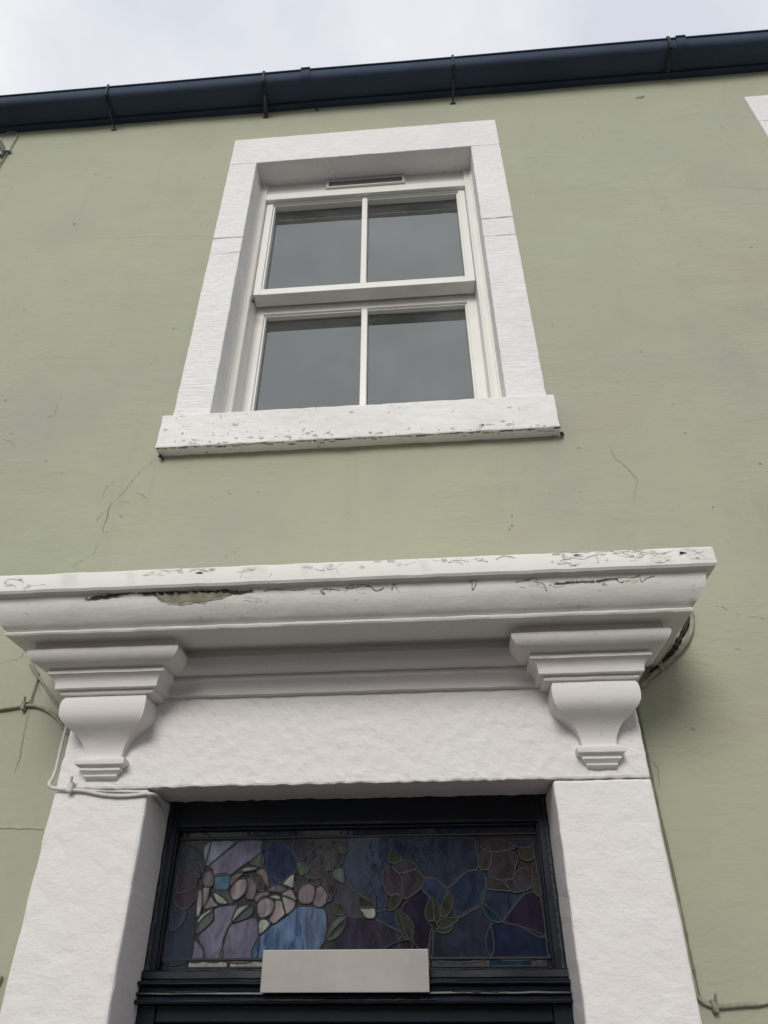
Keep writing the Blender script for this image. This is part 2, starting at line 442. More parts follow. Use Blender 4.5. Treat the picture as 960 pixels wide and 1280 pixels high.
# ------------------------------------------------------------------ sash windows
def sash_window(dx, dz, main=True):
    w_ = empty('sash_window', P(KT, CX*KT+dx, ZS0+dz), parent=house)
    w_['label'] = 'white two over two sash window with painted stone margins' if main else 'edge of the neighbouring sash window at the upper right'
    def X(v): return v+dx
    def Zz(v): return v+dz
    st = .02 if main else .06
    back = KT+.088
    # margins
    g = .0005
    obj('lintel', ubox(KT, back, X(WX0), X(WX1), Zz(ZL0), Zz(ZL1), step=st, seed=1, amp=.0012), M_margin, w_)
    for side, (xa, xb), js in ((0, (WX0, WI0), (1.5285, 1.466)), (1, (WI1, WX1), (1.532, 1.4605))):
        ys = [ZL0, js[0]*KT, js[1]*KT, ZS1-.012]
        for i in range(3):
            e = .0006*(i % 2)
            obj('jamb_stone', ubox(KT+e, back, X(xa), X(xb), Zz(ys[i+1]+g), Zz(ys[i]-g), step=st, seed=3+i+side*5, amp=.0018, sc_=22), M_margin, w_)
        m_ = plain(KT+.004, back-.002, X(xa)+.0015, X(xb)-.0015, Zz(ZS1-.01), Zz(ZL0+.003), bev=0)
        obj('mortar', m_, M_joint, w_)
    obj('sill', ubox(KS, back+.07, X(-.521*KS), X(.2585*KS), Zz(ZS0), Zz(ZS1), step=st, seed=9, amp=.0022, sc_=26, bev=.005), M_sill, w_)
    # box frame
    c = CX*KT+dx; hf = .3184; kf = 1.150; kd = 1.26; e = .0025
    fi = .2965
    bm = new()
    add = lambda k0, k1, x0, x1, z0, z1: plain(k0, k1, x0, x1, Zz(z0), Zz(z1), bm=bm)
    zt = 1.9335; zb = ZS1-.03
    add(kf, kd, c-hf-.008, c-fi, zb, 2.03); add(kf, kd, c+fi, c+hf+.008, zb, 2.03)
    add(kf+.0006, kd, c-fi-.0005, c+fi+.0005, zt, 1.9635)
    add(kf+.006, kd, c-fi-.0005, c+fi+.0005, 1.9635, 2.03)
    # staff beads against the stone
    for s in (-1, 1):
        x_ = c+s*(hf-.0035); add(kf-.006, kf+.001, min(x_, x_+s*.012), max(x_, x_+s*.012), zb, 2.03)
        x_ = c+s*(fi+.004); add(kf-.0022, kf+.001, x_-.0022, x_+.0022, zb, zt+.004)
    bevel_all(bm, .0015, 1)
    obj('window_frame', bm, M_frame, w_)
    # vent in the head
    if main:
        v0, v1, q0, q1 = -.2568+dx, -.0184+dx, 1.9755, 2.0135
        bm = new()
        t_ = .0045
        for (x0, x1, z0, z1) in ((v0, v1, q1-t_, q1), (v0, v1, q0, q0+t_), (v0, v0+.008, q0+t_, q1-t_), (v1-.008, v1, q0+t_, q1-t_)):
            plain(kf-.001, kf+.008, x0, x1, Zz(z0), Zz(z1), bm=bm)
        obj('vent_cover', bm, M_frame, w_)
        obj('vent_slot', plain(kf+.004, kf+.009, v0+.007, v1-.007, Zz(q0+t_-.001), Zz(q1-t_+.001), bev=0), M_vent, w_)
    def sash(name, k, kb, kg, half_out, half_in, zlo, zhi, rail_lo, rail_hi, bar, label=None):
        bm = new()
        for (x0, x1, z0, z1) in ((c-half_out, c-half_in, zlo, zhi), (c+half_in, c+half_out, zlo, zhi)):
            plain(k, kb, x0, x1, Zz(z0), Zz(z1), bm=bm)
        plain(k+.0008, kb-.001, c-half_in-.001, c+half_in+.001, Zz(zhi-rail_hi), Zz(zhi-.001), bm=bm)
        plain(k+.0008, kb-.001, c-half_in-.001, c+half_in+.001, Zz(zlo), Zz(zlo+rail_lo), bm=bm)
        bevel_all(bm, .0022, 2)
        obj(name, bm, M_frame, w_, label)
        # glazing bead set back round each light
        bm = new(); t2 = .0045
        for (x0, x1, z0, z1) in ((c-half_in, c-half_in+t2, zlo+rail_lo, zhi-rail_hi), (c+half_in-t2, c+half_in, zlo+rail_lo, zhi-rail_hi),
                                 (c-half_in+t2, c+half_in-t2, zhi-rail_hi-t2, zhi-rail_hi), (c-half_in+t2, c+half_in-t2, zlo+rail_lo, zlo+rail_lo+t2)):
            plain(k+.006, kg+.002, x0, x1, Zz(z0), Zz(z1), bm=bm)
        obj('glazing_bead', bm, M_frame, w_)
        bm = plain(k+.001, kg+.006, c-bar/2, c+bar/2, Zz(zlo+rail_lo-.001), Zz(zhi-rail_hi+.001), bev=.003)
        obj('glazing_bar', bm, M_frame, w_)
        for s in (-1, 1):
            x0, x1 = (c-half_in, c-bar/2+.002) if s < 0 else (c+bar/2-.002, c+half_in)
            a = P(kg, x0, Zz(zlo+rail_lo)); b = P(kg, x1, Zz(zhi-rail_hi))
            tilt = random.uniform(-.0012, .0012)
            bm = new()
            for dy in (0, .016):          # sealed double-glazed unit: two sheets
                vv = [bm.verts.new(q) for q in ((a.x, a.y+tilt+dy, a.z), (b.x, a.y-tilt+dy, a.z), (b.x, a.y-tilt*.5+dy, b.z), (a.x, a.y+tilt*.5+dy, b.z))]
                bm.faces.new(vv)
            obj('pane', bm, M_glass, w_)
    sash('upper_sash', 1.162, 1.204, 1.186, fi-.001, .2755, 1.510, 1.965, .023, .037, .0158, 'upper sliding sash, standing proud of the lower one')
    sash('lower_sash', 1.2065, 1.25, 1.227, fi+.012, .2715, ZS1-.05, 1.532, .02, .0485, .0163, 'lower sliding sash, set behind the upper one')
    return w_
win = sash_window(0, 0)
sash_window(NB, .0155, False)
# black sash-cord stop in the left corner of the meeting rails
bm = new(); p = px(316.5, 374, 1.158); add_box(bm, p.x-.004, p.x+.004, p.y-.006, p.y+.01, p.z-.014, p.z+.010); bevel_all(bm, .002)
obj('sash_stop', bm, M_iron, win)
# grime and lifting paint under the sill's front edge
random.seed(3)
bm = new(); yk = (KS-1)*D
x = P(1, -.521*KS, 0).x + .004; xe = P(1, .2585*KS, 0).x
zb_ = P(1, 0, ZS0).z
while x < xe-.01:
    l_ = random.uniform(.006, .035); h_ = random.uniform(.0006, .0020); y_ = random.uniform(.0, .018)**1.0 if random.random() < .35 else random.uniform(.0, .004)
    n0 = max(2, int(l_/.006))
    top = [(x+l_*i/n0, yk+y_+random.uniform(-.001, .001), zb_-.0022) for i in range(n0+1)]
    bot = [(q[0], q[1]+h_*random.uniform(.4, 1.3)*2.2, zb_-.0022-random.uniform(.0, .0008)) for q in top]
    vt = [bm.verts.new(q) for q in top]; vb_ = [bm.verts.new(q) for q in bot]
    for i in range(n0): bm.faces.new((vt[i], vb_[i], vb_[i+1], vt[i+1]))
    x += l_*random.uniform(.6, 1.7)
obj('grime_line', bm, M_dirt_shade, win, kind='stuff')
for (gx, gy) in ((199, 569), (704, 539)):
    bm = new(); p = px(gx, gy, KW-.014)
    for i in range(14):
        q = p + Vector((random.uniform(-.006, .006), random.uniform(0, .02), random.uniform(-.007, .005)))
        bmesh.ops.create_icosphere(bm, subdivisions=1, radius=random.uniform(.002, .0045), matrix=Matrix.Translation(q))
    rough(bm, .003, 90); obj('moss_tuft', bm, M_dirt_shade, win)

random.seed(77)
for i in range(44):
    t = random.random(); low = random.random() < .7
    x_ = 200+500*t; y_ = (557-27*t) - (random.uniform(0, 5) if low else random.uniform(4, 36))
    rx, ry = random.uniform(1, 5.5), random.uniform(.5, 1.6); n = 9
    bm = new(); bm.faces.new([bm.verts.new(px(x_+rx*math.cos(2*math.pi*q/n)*random.uniform(.4, 1.3), y_+ry*math.sin(2*math.pi*q/n)*random.uniform(.4, 1.3), KS)+Vector((0, -.0016, 0))) for q in range(n)][::-1])
    bm.normal_update()
    for f in bm.faces:
        if f.normal.y > 0: f.normal_flip()
    bmesh.ops.triangulate(bm, faces=bm.faces[:])
    obj('bare_patch', bm, random.choice(M_bare+[M_flk]) if rx < 3 else random.choice(M_bare), win)

# ------------------------------------------------------------------ gutter and fascia
KF = 1.070
GY = YW-.082; GR = .070; GZ = P(1, 0, 2.393*1.0).z
gl_front_y = GY-GR; kk = 1+gl_front_y/D
GZ = P(1, 0, 2.393*kk).z
bm = new(); zf = P(1, 0, 2.186*(KW-.02)).z
add_box(bm, -4.5, 4.7, YW-.030, YW+.10, zf, GZ+.05); bevel_all(bm, .003); cuts(bm, .3); rough(bm, .002, 3)
obj('fascia_board', bm, M_gutter, house)
gut = empty('gutter', (0, GY, GZ), parent=house)
def belly_pt(r, a):
    c, s_ = math.cos(a), math.sin(a); e = .55
    return GY+r*math.copysign(abs(c)**e, c), r*math.copysign(abs(s_)**e, s_)
def gutter_len(x0, x1, r=GR, th=.004, z=GZ):
    bm = new(); n = int((x1-x0)/.25)+1; prof = []
    m = 14
    for i in range(m+1):
        a = math.pi + math.pi*i/m; prof.append((GY, z))
    prof = [(GY-r-.007, z-.004), (GY-r-.007, z+.003), (GY-r, z+.004)] + prof[0:] # rolled front rim
    inn = [(belly_pt(r-th, math.pi+math.pi*i/m)[0], z+.002+belly_pt(r-th, math.pi+math.pi*i/m)[1]) for i in range(m, -1, -1)]
    ring = prof[:2] + [(GY-r, z+.004)] + inn[::-1] + [(GY+r, z)] + [(belly_pt(r, math.pi+math.pi*i/m)[0], z+belly_pt(r, math.pi+math.pi*i/m)[1]) for i in range(m, 0, -1)] + [(GY-r, z-.006)]
    rows = []
    for i in range(n+1):
        xx = x0+(x1-x0)*i/n
        rows.append([bm.verts.new((xx, y+.0018*noise.noise(Vector((xx*1.3, y*9, z_*9))), z_+.003*noise.noise(Vector((xx*.9, 4, 2))))) for y, z_ in ring])
    for a, b in zip(rows, rows[1:]):
        for j in range(len(ring)): bm.faces.new((a[j], a[(j+1) % len(ring)], b[(j+1) % len(ring)], b[j]))
    bmesh.ops.recalc_face_normals(bm, faces=bm.faces)
    return bm
def gx(x_, y_): return px(x_, y_, kk).x
joints = [gx(382, 90), gx(850, 48)]
edges = [-4.5]+joints+[4.7]
for a, b in zip(edges, edges[1:]): obj('gutter_length', gutter_len(a+.001, b-.001), M_gutter, gut, smooth=35)
for x_ in joints:
    bm = gutter_len(x_-.024, x_+.024, GR+.006, .005, GZ+.004); obj('gutter_joint', bm, M_gutter, gut, smooth=35)
BR = [((137, 107), (143, 163), .0045, .012), ((330, 93), (332, 147), .008, .014), ((566, 74), (566, 130), .0045, .012), ((835, 50), (835, 97), .007, .016)]
for (tx, ty), (bx_, by_), rr, wdt in BR:
    x_ = gx(tx, ty); foot = px(bx_, by_, KW); foot.y = wall_y(foot.x, foot.z)
    bm = new()
    # strap over the rim and round the belly
    R_ = GR+.010; n = 10
    pts = [(x_, belly_pt(R_, math.pi*(1+i/n*.62))[0], GZ+belly_pt(R_, math.pi*(1+i/n*.62))[1]) for i in range(n+1)]
    pts = [(x_, GY-R_+.006, GZ+.014), (x_, GY-R_-.001, GZ+.012)]+pts
    rows = []
    for q in pts:
        rows.append([bm.verts.new((q[0]+s*wdt/2, q[1], q[2])) for s in (-1, 1)])
    for a, b in zip(rows, rows[1:]): bm.faces.new((a[0], a[1], b[1], b[0]))
    bmesh.ops.solidify(bm, geom=bm.faces[:], thickness=.004)
    belly = Vector(pts[-3])
    way = [belly+Vector((0, .0, -.002)), belly.lerp(foot, .35)+Vector((-.006 if bx_ < 200 else 0, -.004, 0)), belly.lerp(foot, .7), foot+Vector((0, .02, 0))]
    tube(bm, smooth_pts(way, 4), lambda t, rr=rr: rr*(1+.5*t if bx_ in (332, 835) else 1), 8)
    tube(bm, [foot+Vector((-.014, -.003, -.002)), foot+Vector((.014, -.003, -.001))], .004, 6)
    bmesh.ops.create_icosphere(bm, subdivisions=1, radius=.008, matrix=Matrix.Translation(Vector((x_, GY-R_*.86, GZ-R_*.90))))
    obj('gutter_bracket', bm, M_iron, gut)
# old nail stubs left under the eaves
for (x_, y_) in ((397, 128), (396, 138)):
    bm = new(); p = px(x_, y_, KW); p.y = wall_y(p.x, p.z); tube(bm, [p+Vector((0, .01, 0)), p+Vector((.002, -.016, -.004))], .006, 6); obj('nail_stub', bm, M_iron, house)

# ------------------------------------------------------------------ door surround
SX0, SX1, SI0, SI1 = -.549, .288, -.4105, .1565
ds = empty('door_surround', (P(1, CX, 0).x, 0, 0), parent=house)
ds['label'] = 'white stone door surround with piers, scrolled brackets and a projecting hood'
KB = KW+.01
ZJ = .2265
obj('pier', stone(P(1, SX0, 0).x, P(1, SI0, 0).x, 0, (KB-1)*D, 0, P(1, 0, ZJ-.0016).z, amp=.0018, step=.018, sc_=30, seed=21, bev=.007), M_pier, ds)
obj('pier', stone(P(1, SI1, 0).x, P(1, SX1, 0).x, 0, (KB-1)*D, 0, P(1, 0, ZJ-.0016).z, amp=.0016, step=.018, sc_=30, seed=27, bev=.006), M_pier, ds)
zj = P(1, 0, ZJ).z
def edgefn(c):
    return 1.0 + .5*max(0, 1-abs(c.z-zj)/.03)*(1 if P(1, SI0-.02, 0).x < c.x < P(1, SI1-.02, 0).x else .15)
obj('lintel', stone(P(1, SX0, 0).x, P(1, SX1, 0).x, 0.0008, (KB-1)*D, zj, P(1, 0, .416).z, amp=.0020, step=.010, sc_=42, seed=31, bev=.005, fn=edgefn), M_pier, ds)
# deeper soffit and cheeks back to the door frame
def ublock(k0, k1, X0, X1, Z0, Z1, seed, amp=.0015): return ubox(k0, k1, X0, X1, Z0, Z1, seed=seed, amp=amp, step=.04)
KD = 1.135
obj('reveal', ublock(KB+.0005, KD+.05, SX0, SI0, -1.21, ZJ, 41), M_pier, ds)
obj('reveal', ublock(KB+.0005, KD+.05, SI1, SX1, -1.21, ZJ, 43), M_pier, ds)
obj('reveal', ublock(KB+.0005, KD+.05, SX0, SX1, ZJ+.001, .30, 44), M_pier, ds)
# hood
hood = [(.8545, .4968), (.8490, .4955), (.8475, .4930), (.8475, .4690), (.8500, .4655), (.8588, .4635), (.8610, .4600), (.8620, .4540), (.8635, .4480), (.8660, .4420),
        (.8700, .4355), (.8745, .4295), (.8800, .4240), (.8855, .4216), (.8838, .4206), (.8818, .4190), (.8822, .4168), (.8840, .4148)]
HX0 = -.617-(.884-.8475); HX1 = .3566+(.884-.8475)
obj('hood', sweep(hood, HX0, HX1, KB-.008, .8475, step=.02, amp=.0014, scale=20, seed=51), M_hood, ds, smooth=32)
bp_ = [(.9150, .4160), (.9150, .4060), (.9105, .4045), (.9080, .4020), (.9078, .3990), (.9092, .3945), (.9125, .3900), (.9175, .3860), (.9240, .3832), (.9345, .3822), (.9345, .3790),
       (.9335, .3784), (.9335, .3745), (.9350, .3738), (.9390, .3715), (.9420, .3680), (.9438, .3640), (.9446, .3560), (.9460, .3548), (.9512, .3545), (.9518, .3500), (.9530, .3485), (.9600, .3470)]
for x0, x1, sd_ in ((-.5942, -.3672, 61), (.1112, .3312, 62)):
    obj('entablature_block', sweep(bp_, x0, x1, 1.0012, .9078, step=.015, amp=.0009, scale=22, seed=sd_), M_mould, ds, smooth=32)
bed = [(k+.0475, z) for k, z in bp_[:18]]+[(.9935, .3560), (.9960, .3553), (1.0002, .3545)]
obj('bed_moulding', sweep(bed, -.428, .176, 1.0012, .955, returns=(False, False), step=.02, amp=.0014, scale=22, seed=64), M_mould, ds, smooth=32)
# scrolled brackets: ogee on three sides
def bracket(xo0, xo1, seed):
    prof = [(.972, .3500), (.9620, .3498), (.9570, .3470), (.9540, .3420), (.9530, .3350), (.9531, .3265), (.9542, .3195), (.9575, .3130), (.9630, .3075), (.9700, .3020),
            (.9775, .2955), (.9840, .2870), (.9880, .2780), (.9896, .2700), (.9897, .2655)]
    foot = [(.9900, .2665), (.9835, .2660), (.9812, .2635), (.9808, .2600), (.9815, .2565), (.9840, .2545), (.9880, .2525), (.9872, .2515), (.9872, .2490), (.9900, .2470), (.9925, .2440),
            (.9925, .2420), (.9945, .2400), (.9965, .2385), (.9990, .2375)]
    bm = sweep(prof, xo0, xo1, 1.0014, .9530, step=.008, amp=.0009, scale=26, seed=seed)
    o = obj('bracket', bm, M_mould, ds, smooth=40)
    m = .9530-.9808
    obj('bracket_foot', sweep(foot, xo0-m, xo1+m, 1.0014, .9808, step=.008, amp=.0008, scale=26, seed=seed+1), M_mould, ds, smooth=35)
bracket(-.5475, -.4190, 71)
bracket(.1640, .2850, 74)

# peeled paint along the top of the hood's round moulding
def hood_k(Z):
    pts = hood[5:14]
    for (k0, z0), (k1, z1) in zip(pts, pts[1:]):
        if z1 <= Z <= z0: return k0+(k1-k0)*(Z-z0)/(z1-z0)
    return .86
def onhood(x_, y_, off=.0012):
    k = .862
    for _ in range(6):
        p = px(x_, y_, k); k = hood_k((p.z-EYE)/D)
    return px(x_, y_, k)+Vector((0, -off, 0))
def patch(name, top, bot, m, parent, off=.0016, sub=4, jit=.5):
    tp = smooth_pts([(a, b, 0) for a, b in top], sub); bt = smooth_pts([(a, b, 0) for a, b in bot], sub)
    bm = new(); A = []; Bv = []
    for q, r in zip(tp, bt):
        A.append(bm.verts.new(onhood(q.x, q.y+random.uniform(-jit, jit), off))); Bv.append(bm.verts.new(onhood(r.x, r.y+random.uniform(-jit, jit), off)))
    for i in range(len(A)-1): bm.faces.new((A[i], Bv[i], Bv[i+1], A[i+1]))
    return obj(name, bm, m, parent)
random.seed(11)
patch('exposed_render', [(190, 742), (215, 740), (240, 740), (265, 738), (290, 739), (315, 739)], [(198, 748), (215, 753), (240, 753), (262, 750), (285, 744), (316, 740)], M_soil, ds, .0020, 6, 1.5)
patch('paint_gap', [(106, 749), (125, 745), (150, 742), (168, 737), (190, 741), (225, 740), (255, 739), (278, 738), (300, 739), (318, 738)],
      [(106, 750), (125, 749), (150, 745), (168, 742), (190, 744), (225, 743.5), (255, 742), (278, 741), (300, 742), (318, 739)], M_dirt_shade, ds, .0030, 7, 1.1)
patch('exposed_render', [(196, 747), (215, 751), (235, 751), (262, 748), (290, 743)], [(200, 751), (214, 756), (238, 755), (264, 752), (292, 744)], M_flk, ds, .0012, 7, 1.6)
for pts in ([(330, 739), (345, 737), (368, 738), (382, 736)], [(400, 738), (406, 744), (404, 736), (425, 738)], [(432, 735), (445, 731), (462, 733), (470, 738), (480, 735)], [(490, 737), (492, 730), (496, 735)],
            [(586, 727), (596, 726), (591, 738), (590, 729)], [(645, 728), (660, 725), (668, 722), (672, 726)], [(668, 727), (680, 731), (683, 739)], [(692, 730), (715, 729), (745, 727), (765, 722), (790, 722), (800, 719)],
            [(800, 722), (802, 728), (808, 723), (818, 720)], [(770, 724), (776, 728), (788, 726)]):
    bm = new(); sp = smooth_pts([(a, b, 0) for a, b in pts], 5)
    tube(bm, [onhood(q.x, q.y+random.uniform(-.5, .5), .0006) for q in sp], lambda t: .0003+.0011*random.random(), 5)
    obj('paint_crack', bm, M_crackp, ds)
# lifted flakes: pale curled lips along the gap
for (x0, y0, x1, y1) in ((108, 749, 166, 738), (170, 738, 272, 739), (273, 738, 290, 737), (432, 736, 452, 733), (694, 729, 742, 726), (745, 726, 772, 723)):
    bm = new(); n = max(5, int(abs(x1-x0)/3)); A = []; Bv = []
    for i in range(n+1):
        t = i/n; xx = x0+(x1-x0)*t; yy = y0+(y1-y0)*t+random.uniform(-.8, .8)
        A.append(bm.verts.new(onhood(xx, yy-2.2, .0008))); Bv.append(bm.verts.new(onhood(xx, yy+random.uniform(-.4, .8), .004+.003*random.random())))
    for i in range(n): bm.faces.new((A[i], Bv[i], Bv[i+1], A[i+1]))
    bmesh.ops.solidify(bm, geom=bm.faces[:], thickness=-.0008)
    obj('paint_flake', bm, M_hood, ds)
# crackle on the fascia of the hood
KFa = .8475
random.seed(19)
fas = [[(5, 729), (12, 724), (26, 726), (30, 729)], [(300, 722), (304, 714), (312, 710)], [(186, 716), (200, 713), (215, 714), (228, 711)], [(236, 715), (248, 711), (258, 714)],
       [(700, 702), (712, 697), (728, 699), (742, 694), (757, 693)], [(690, 694), (706, 690), (722, 691), (738, 690)], [(744, 692), (756, 689), (772, 690), (790, 688), (806, 687)],
       [(795, 689), (812, 691), (830, 691), (846, 688), (858, 693), (866, 699), (862, 706)], [(846, 690), (858, 686), (870, 690), (884, 699)], [(864, 698), (874, 699), (888, 698)], [(860, 694), (872, 692), (880, 688)],
       [(620, 699), (630, 695), (644, 697)], [(560, 703), (572, 700), (586, 702)], [(505, 706), (520, 703)], [(420, 711), (424, 719)], [(340, 716), (336, 722)], [(395, 712), (407, 714)], [(812, 700), (826, 704), (838, 698)]]
for pts in fas:
    bm = new(); sp = smooth_pts([(a, b, 0) for a, b in pts], 6)
    tube(bm, [px(q.x, q.y+random.uniform(-.6, .6), KFa)+Vector((0, -.0003, 0)) for q in sp], lambda t: .0002+.0005*random.random(), 5)
    obj('paint_crack', bm, M_flk, ds)
def crackle(x0, x1, ylo, yhi, n, place, seed, slope):
    random.seed(seed)
    for i in range(n):
        x_ = random.uniform(x0, x1); y_ = random.uniform(ylo, yhi)+slope*(x_-x0); a = random.uniform(-.5, .5); pts = [(x_, y_)]
        for j in range(random.randint(3, 8)):
            a += random.uniform(-1.1, 1.1); a *= .8; x_ += 3.2*math.cos(a); y_ += 2.2*math.sin(a)
            y_ = min(max(y_, ylo+slope*(x_-x0)), yhi+slope*(x_-x0)); pts.append((x_, y_))
        if i % 3:
            # a bare patch where a flake has come away
            x_, y_ = pts[0]; rx, ry = random.uniform(1.5, 7), random.uniform(.8, 2.4); n = 11
            ring = [(x_+rx*math.cos(2*math.pi*q/n)*random.uniform(.5, 1.25), min(max(y_+ry*math.sin(2*math.pi*q/n)*random.uniform(.5, 1.25), ylo+slope*(x_-x0)), yhi+slope*(x_-x0))) for q in range(n)]
            bm = new(); bm.faces.new([bm.verts.new(place(u_, v_)+Vector((0, -.0006, 0))) for u_, v_ in ring][::-1]); bm.normal_update()
            for f in bm.faces:
                if f.normal.y > 0: f.normal_flip()
            bmesh.ops.triangulate(bm, faces=bm.faces[:])
            obj('bare_patch', bm, random.choice(M_bare), ds)
            continue
        bm = new(); tube(bm, [place(px_, py_) for px_, py_ in pts], lambda t: .0002+.0004*random.random(), 4)
        obj('paint_crack', bm, M_crackp if random.random() < .15 else M_flk, ds)
fasc = lambda a, b: px(a, b, KFa)+Vector((0, -.0002, 0))
crackle(180, 330, 713.5, 720, 16, fasc, 61, -.04); crackle(340, 620, 706, 716, 16, fasc, 62, -.04); crackle(690, 880, 692, 708, 46, fasc, 63, -.03)
crackle(2, 40, 724, 738, 6, fasc, 66, -.04)
crackle(200, 320, 748, 757, 14, lambda a, b: onhood(a, b, .0002), 64, -.04); crackle(640, 830, 727, 736, 18, lambda a, b: onhood(a, b, .0002), 65, -.04)
crackle(380, 500, 734, 745, 9, lambda a, b: onhood(a, b, .0002), 67, -.04)
# ------------------------------------------------------------------ fanlight over the door
fan = empty('fanlight', P(1.1, CX, .01), parent=house)
fan['label'] = 'leaded stained glass fanlight with roses in a dark painted frame'
kf0 = 1.094; kg = 1.108
bm = new()
def fb(k0, k1, x0, x1, z0, z1): plain(k0, k1, x0, x1, z0, z1, bm=bm)
GX0, GX1, GZ0, GZ1 = -.3965, .1425, .0125, .1905
fb(kf0, 1.16, SI0-.002, GX0+.001, -.004, .235); fb(kf0, 1.16, GX1-.001, SI1+.002, -.004, .235)
fb(kf0+.0006, 1.159, GX0, GX1, .1895, .235)
fb(kf0+.004, 1.158, GX0, GX0+.004, .012, .1895); fb(kf0+.004, 1.158, GX1-.004, GX1, .012, .1895); fb(kf0+.004, 1.157, GX0+.004, GX1-.004, .1855, .1895)
bevel_all(bm, .003, 2); cuts(bm, .05); rough(bm, .001, 20)
obj('frame', bm, M_doorwood, fan)
# crumbling putty line against the stone at both sides
for s, X_ in ((0, SI0), (1, SI1)):
    bm = new(); pts = []
    for i in range(60):
        z_ = .222-.24*i/59; pts.append(P(kf0-.001, X_+(.0045 if s == 0 else -.0045), z_)+Vector((random.uniform(-.0015, .0015), 0, 0)))
    tube(bm, pts, lambda t: .0035+.002*random.random(), 6); obj('putty', bm, M_worn_and_highlight, fan)

# transom bar: mouldings under the glass
tr = [(1.130, .0130), (1.0900, .0118), (1.0865, .0100), (1.0860, .0025), (1.0885, .0010), (1.0885, .0000), (1.0780, -.0006), (1.0762, -.0022), (1.0762, -.0040), (1.0800, -.0055), (1.0840, -.0080), (1.0850, -.0118),
      (1.0800, -.0128), (1.0775, -.0132), (1.0770, -.0150), (1.0790, -.0164), (1.0840, -.0172), (1.0840, -.0200), (1.0770, -.0208), (1.0755, -.0228), (1.0765, -.0250), (1.0850, -.0262), (1.1300, -.0275)]
tb = obj('transom', sweep(tr, SI0+.0005, SI1-.0005, 1.13, 1.0755, returns=(False, False), step=.02, amp=.0012, scale=24, seed=81), M_doorwood, house, smooth=30)
tb['label'] = 'moulded dark transom bar between the door and the fanlight'
# worn bare edges on the mouldings, their highlights painted in as paler colour
random.seed(5)
for zz, k_, c_ in ((-.0012, 1.0768, 5), (-.0130, 1.0768, 4), (-.0213, 1.0755, 6), (.0108, 1.0868, 4)):
    for i in range(c_):
        xa = random.uniform(SI0+.02, SI1-.14); ln = random.uniform(.03, .13)
        bm = new(); n = 14; pts = [P(k_, xa+ln*j/n, zz)+Vector((0, 0, random.uniform(-.0008, .0008))) for j in range(n+1)]
        tube(bm, pts, lambda t: .0006+.0016*random.random()*math.sin(math.pi*min(max(t, .08), .92)), 5)
        obj('worn_edge_highlight', bm, M_worn_and_highlight, tb)
# the door itself
door = empty('door', (P(1, CX, 0).x, .115*D, 0), parent=house)
door['label'] = 'black painted front door, only its top edge in view'
d0, d1 = SI0+.004, SI1-.004
obj('door_leaf', plain(1.115, 1.135, d0+.02, d1-.02, -1.2, -.04, bev=.004), M_doorwood, door)
bm = new()
for (x0, x1, z0, z1) in ((d0+.018, d0+.07, -1.19, -.045), (d1-.07, d1-.018, -1.19, -.045), (d0+.07, d1-.07, -.13, -.045), (d0+.07, d1-.07, -.75, -.66), (d0+.07, d1-.07, -1.19, -1.05)):
    plain(1.108, 1.116, x0, x1, z0, z1, bm=bm)
bevel_all(bm, .004); obj('door_rail', bm, M_doorwood, door)
bm = new()
plain(kf0, 1.16, SI0-.002, d0+.02, -1.21, -.0262, bm=bm); plain(kf0, 1.16, d1-.02, SI1+.002, -1.21, -.0262, bm=bm); plain(kf0+.003, 1.159, d0+.02, d1-.02, -.046, -.0265, bm=bm)
bevel_all(bm, .003); obj('door_frame', bm, M_doorwood, door)

# stained glass: every piece its own object, cames between them; bright and dark reflections are painted into the colours
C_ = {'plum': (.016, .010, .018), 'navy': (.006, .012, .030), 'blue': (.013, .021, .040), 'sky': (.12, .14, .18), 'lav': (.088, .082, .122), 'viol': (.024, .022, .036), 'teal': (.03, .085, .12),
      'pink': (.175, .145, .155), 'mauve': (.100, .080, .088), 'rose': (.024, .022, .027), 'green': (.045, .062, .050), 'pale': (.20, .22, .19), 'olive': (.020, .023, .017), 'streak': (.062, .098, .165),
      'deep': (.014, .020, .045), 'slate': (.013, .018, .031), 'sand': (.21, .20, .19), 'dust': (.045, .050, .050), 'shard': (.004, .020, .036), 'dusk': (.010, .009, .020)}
A_ = lambda l: [(200+a/7.108, 1030+b/7.108) for a, b in l]
B_ = lambda l: [(310+a/7.108, 1030+b/7.108) for a, b in l]
Cc = lambda l: [(420+a/7.108, 1030+b/7.108) for a, b in l]
D_ = lambda l: [(530+a/5.647, 1030+b/5.647) for a, b in l]
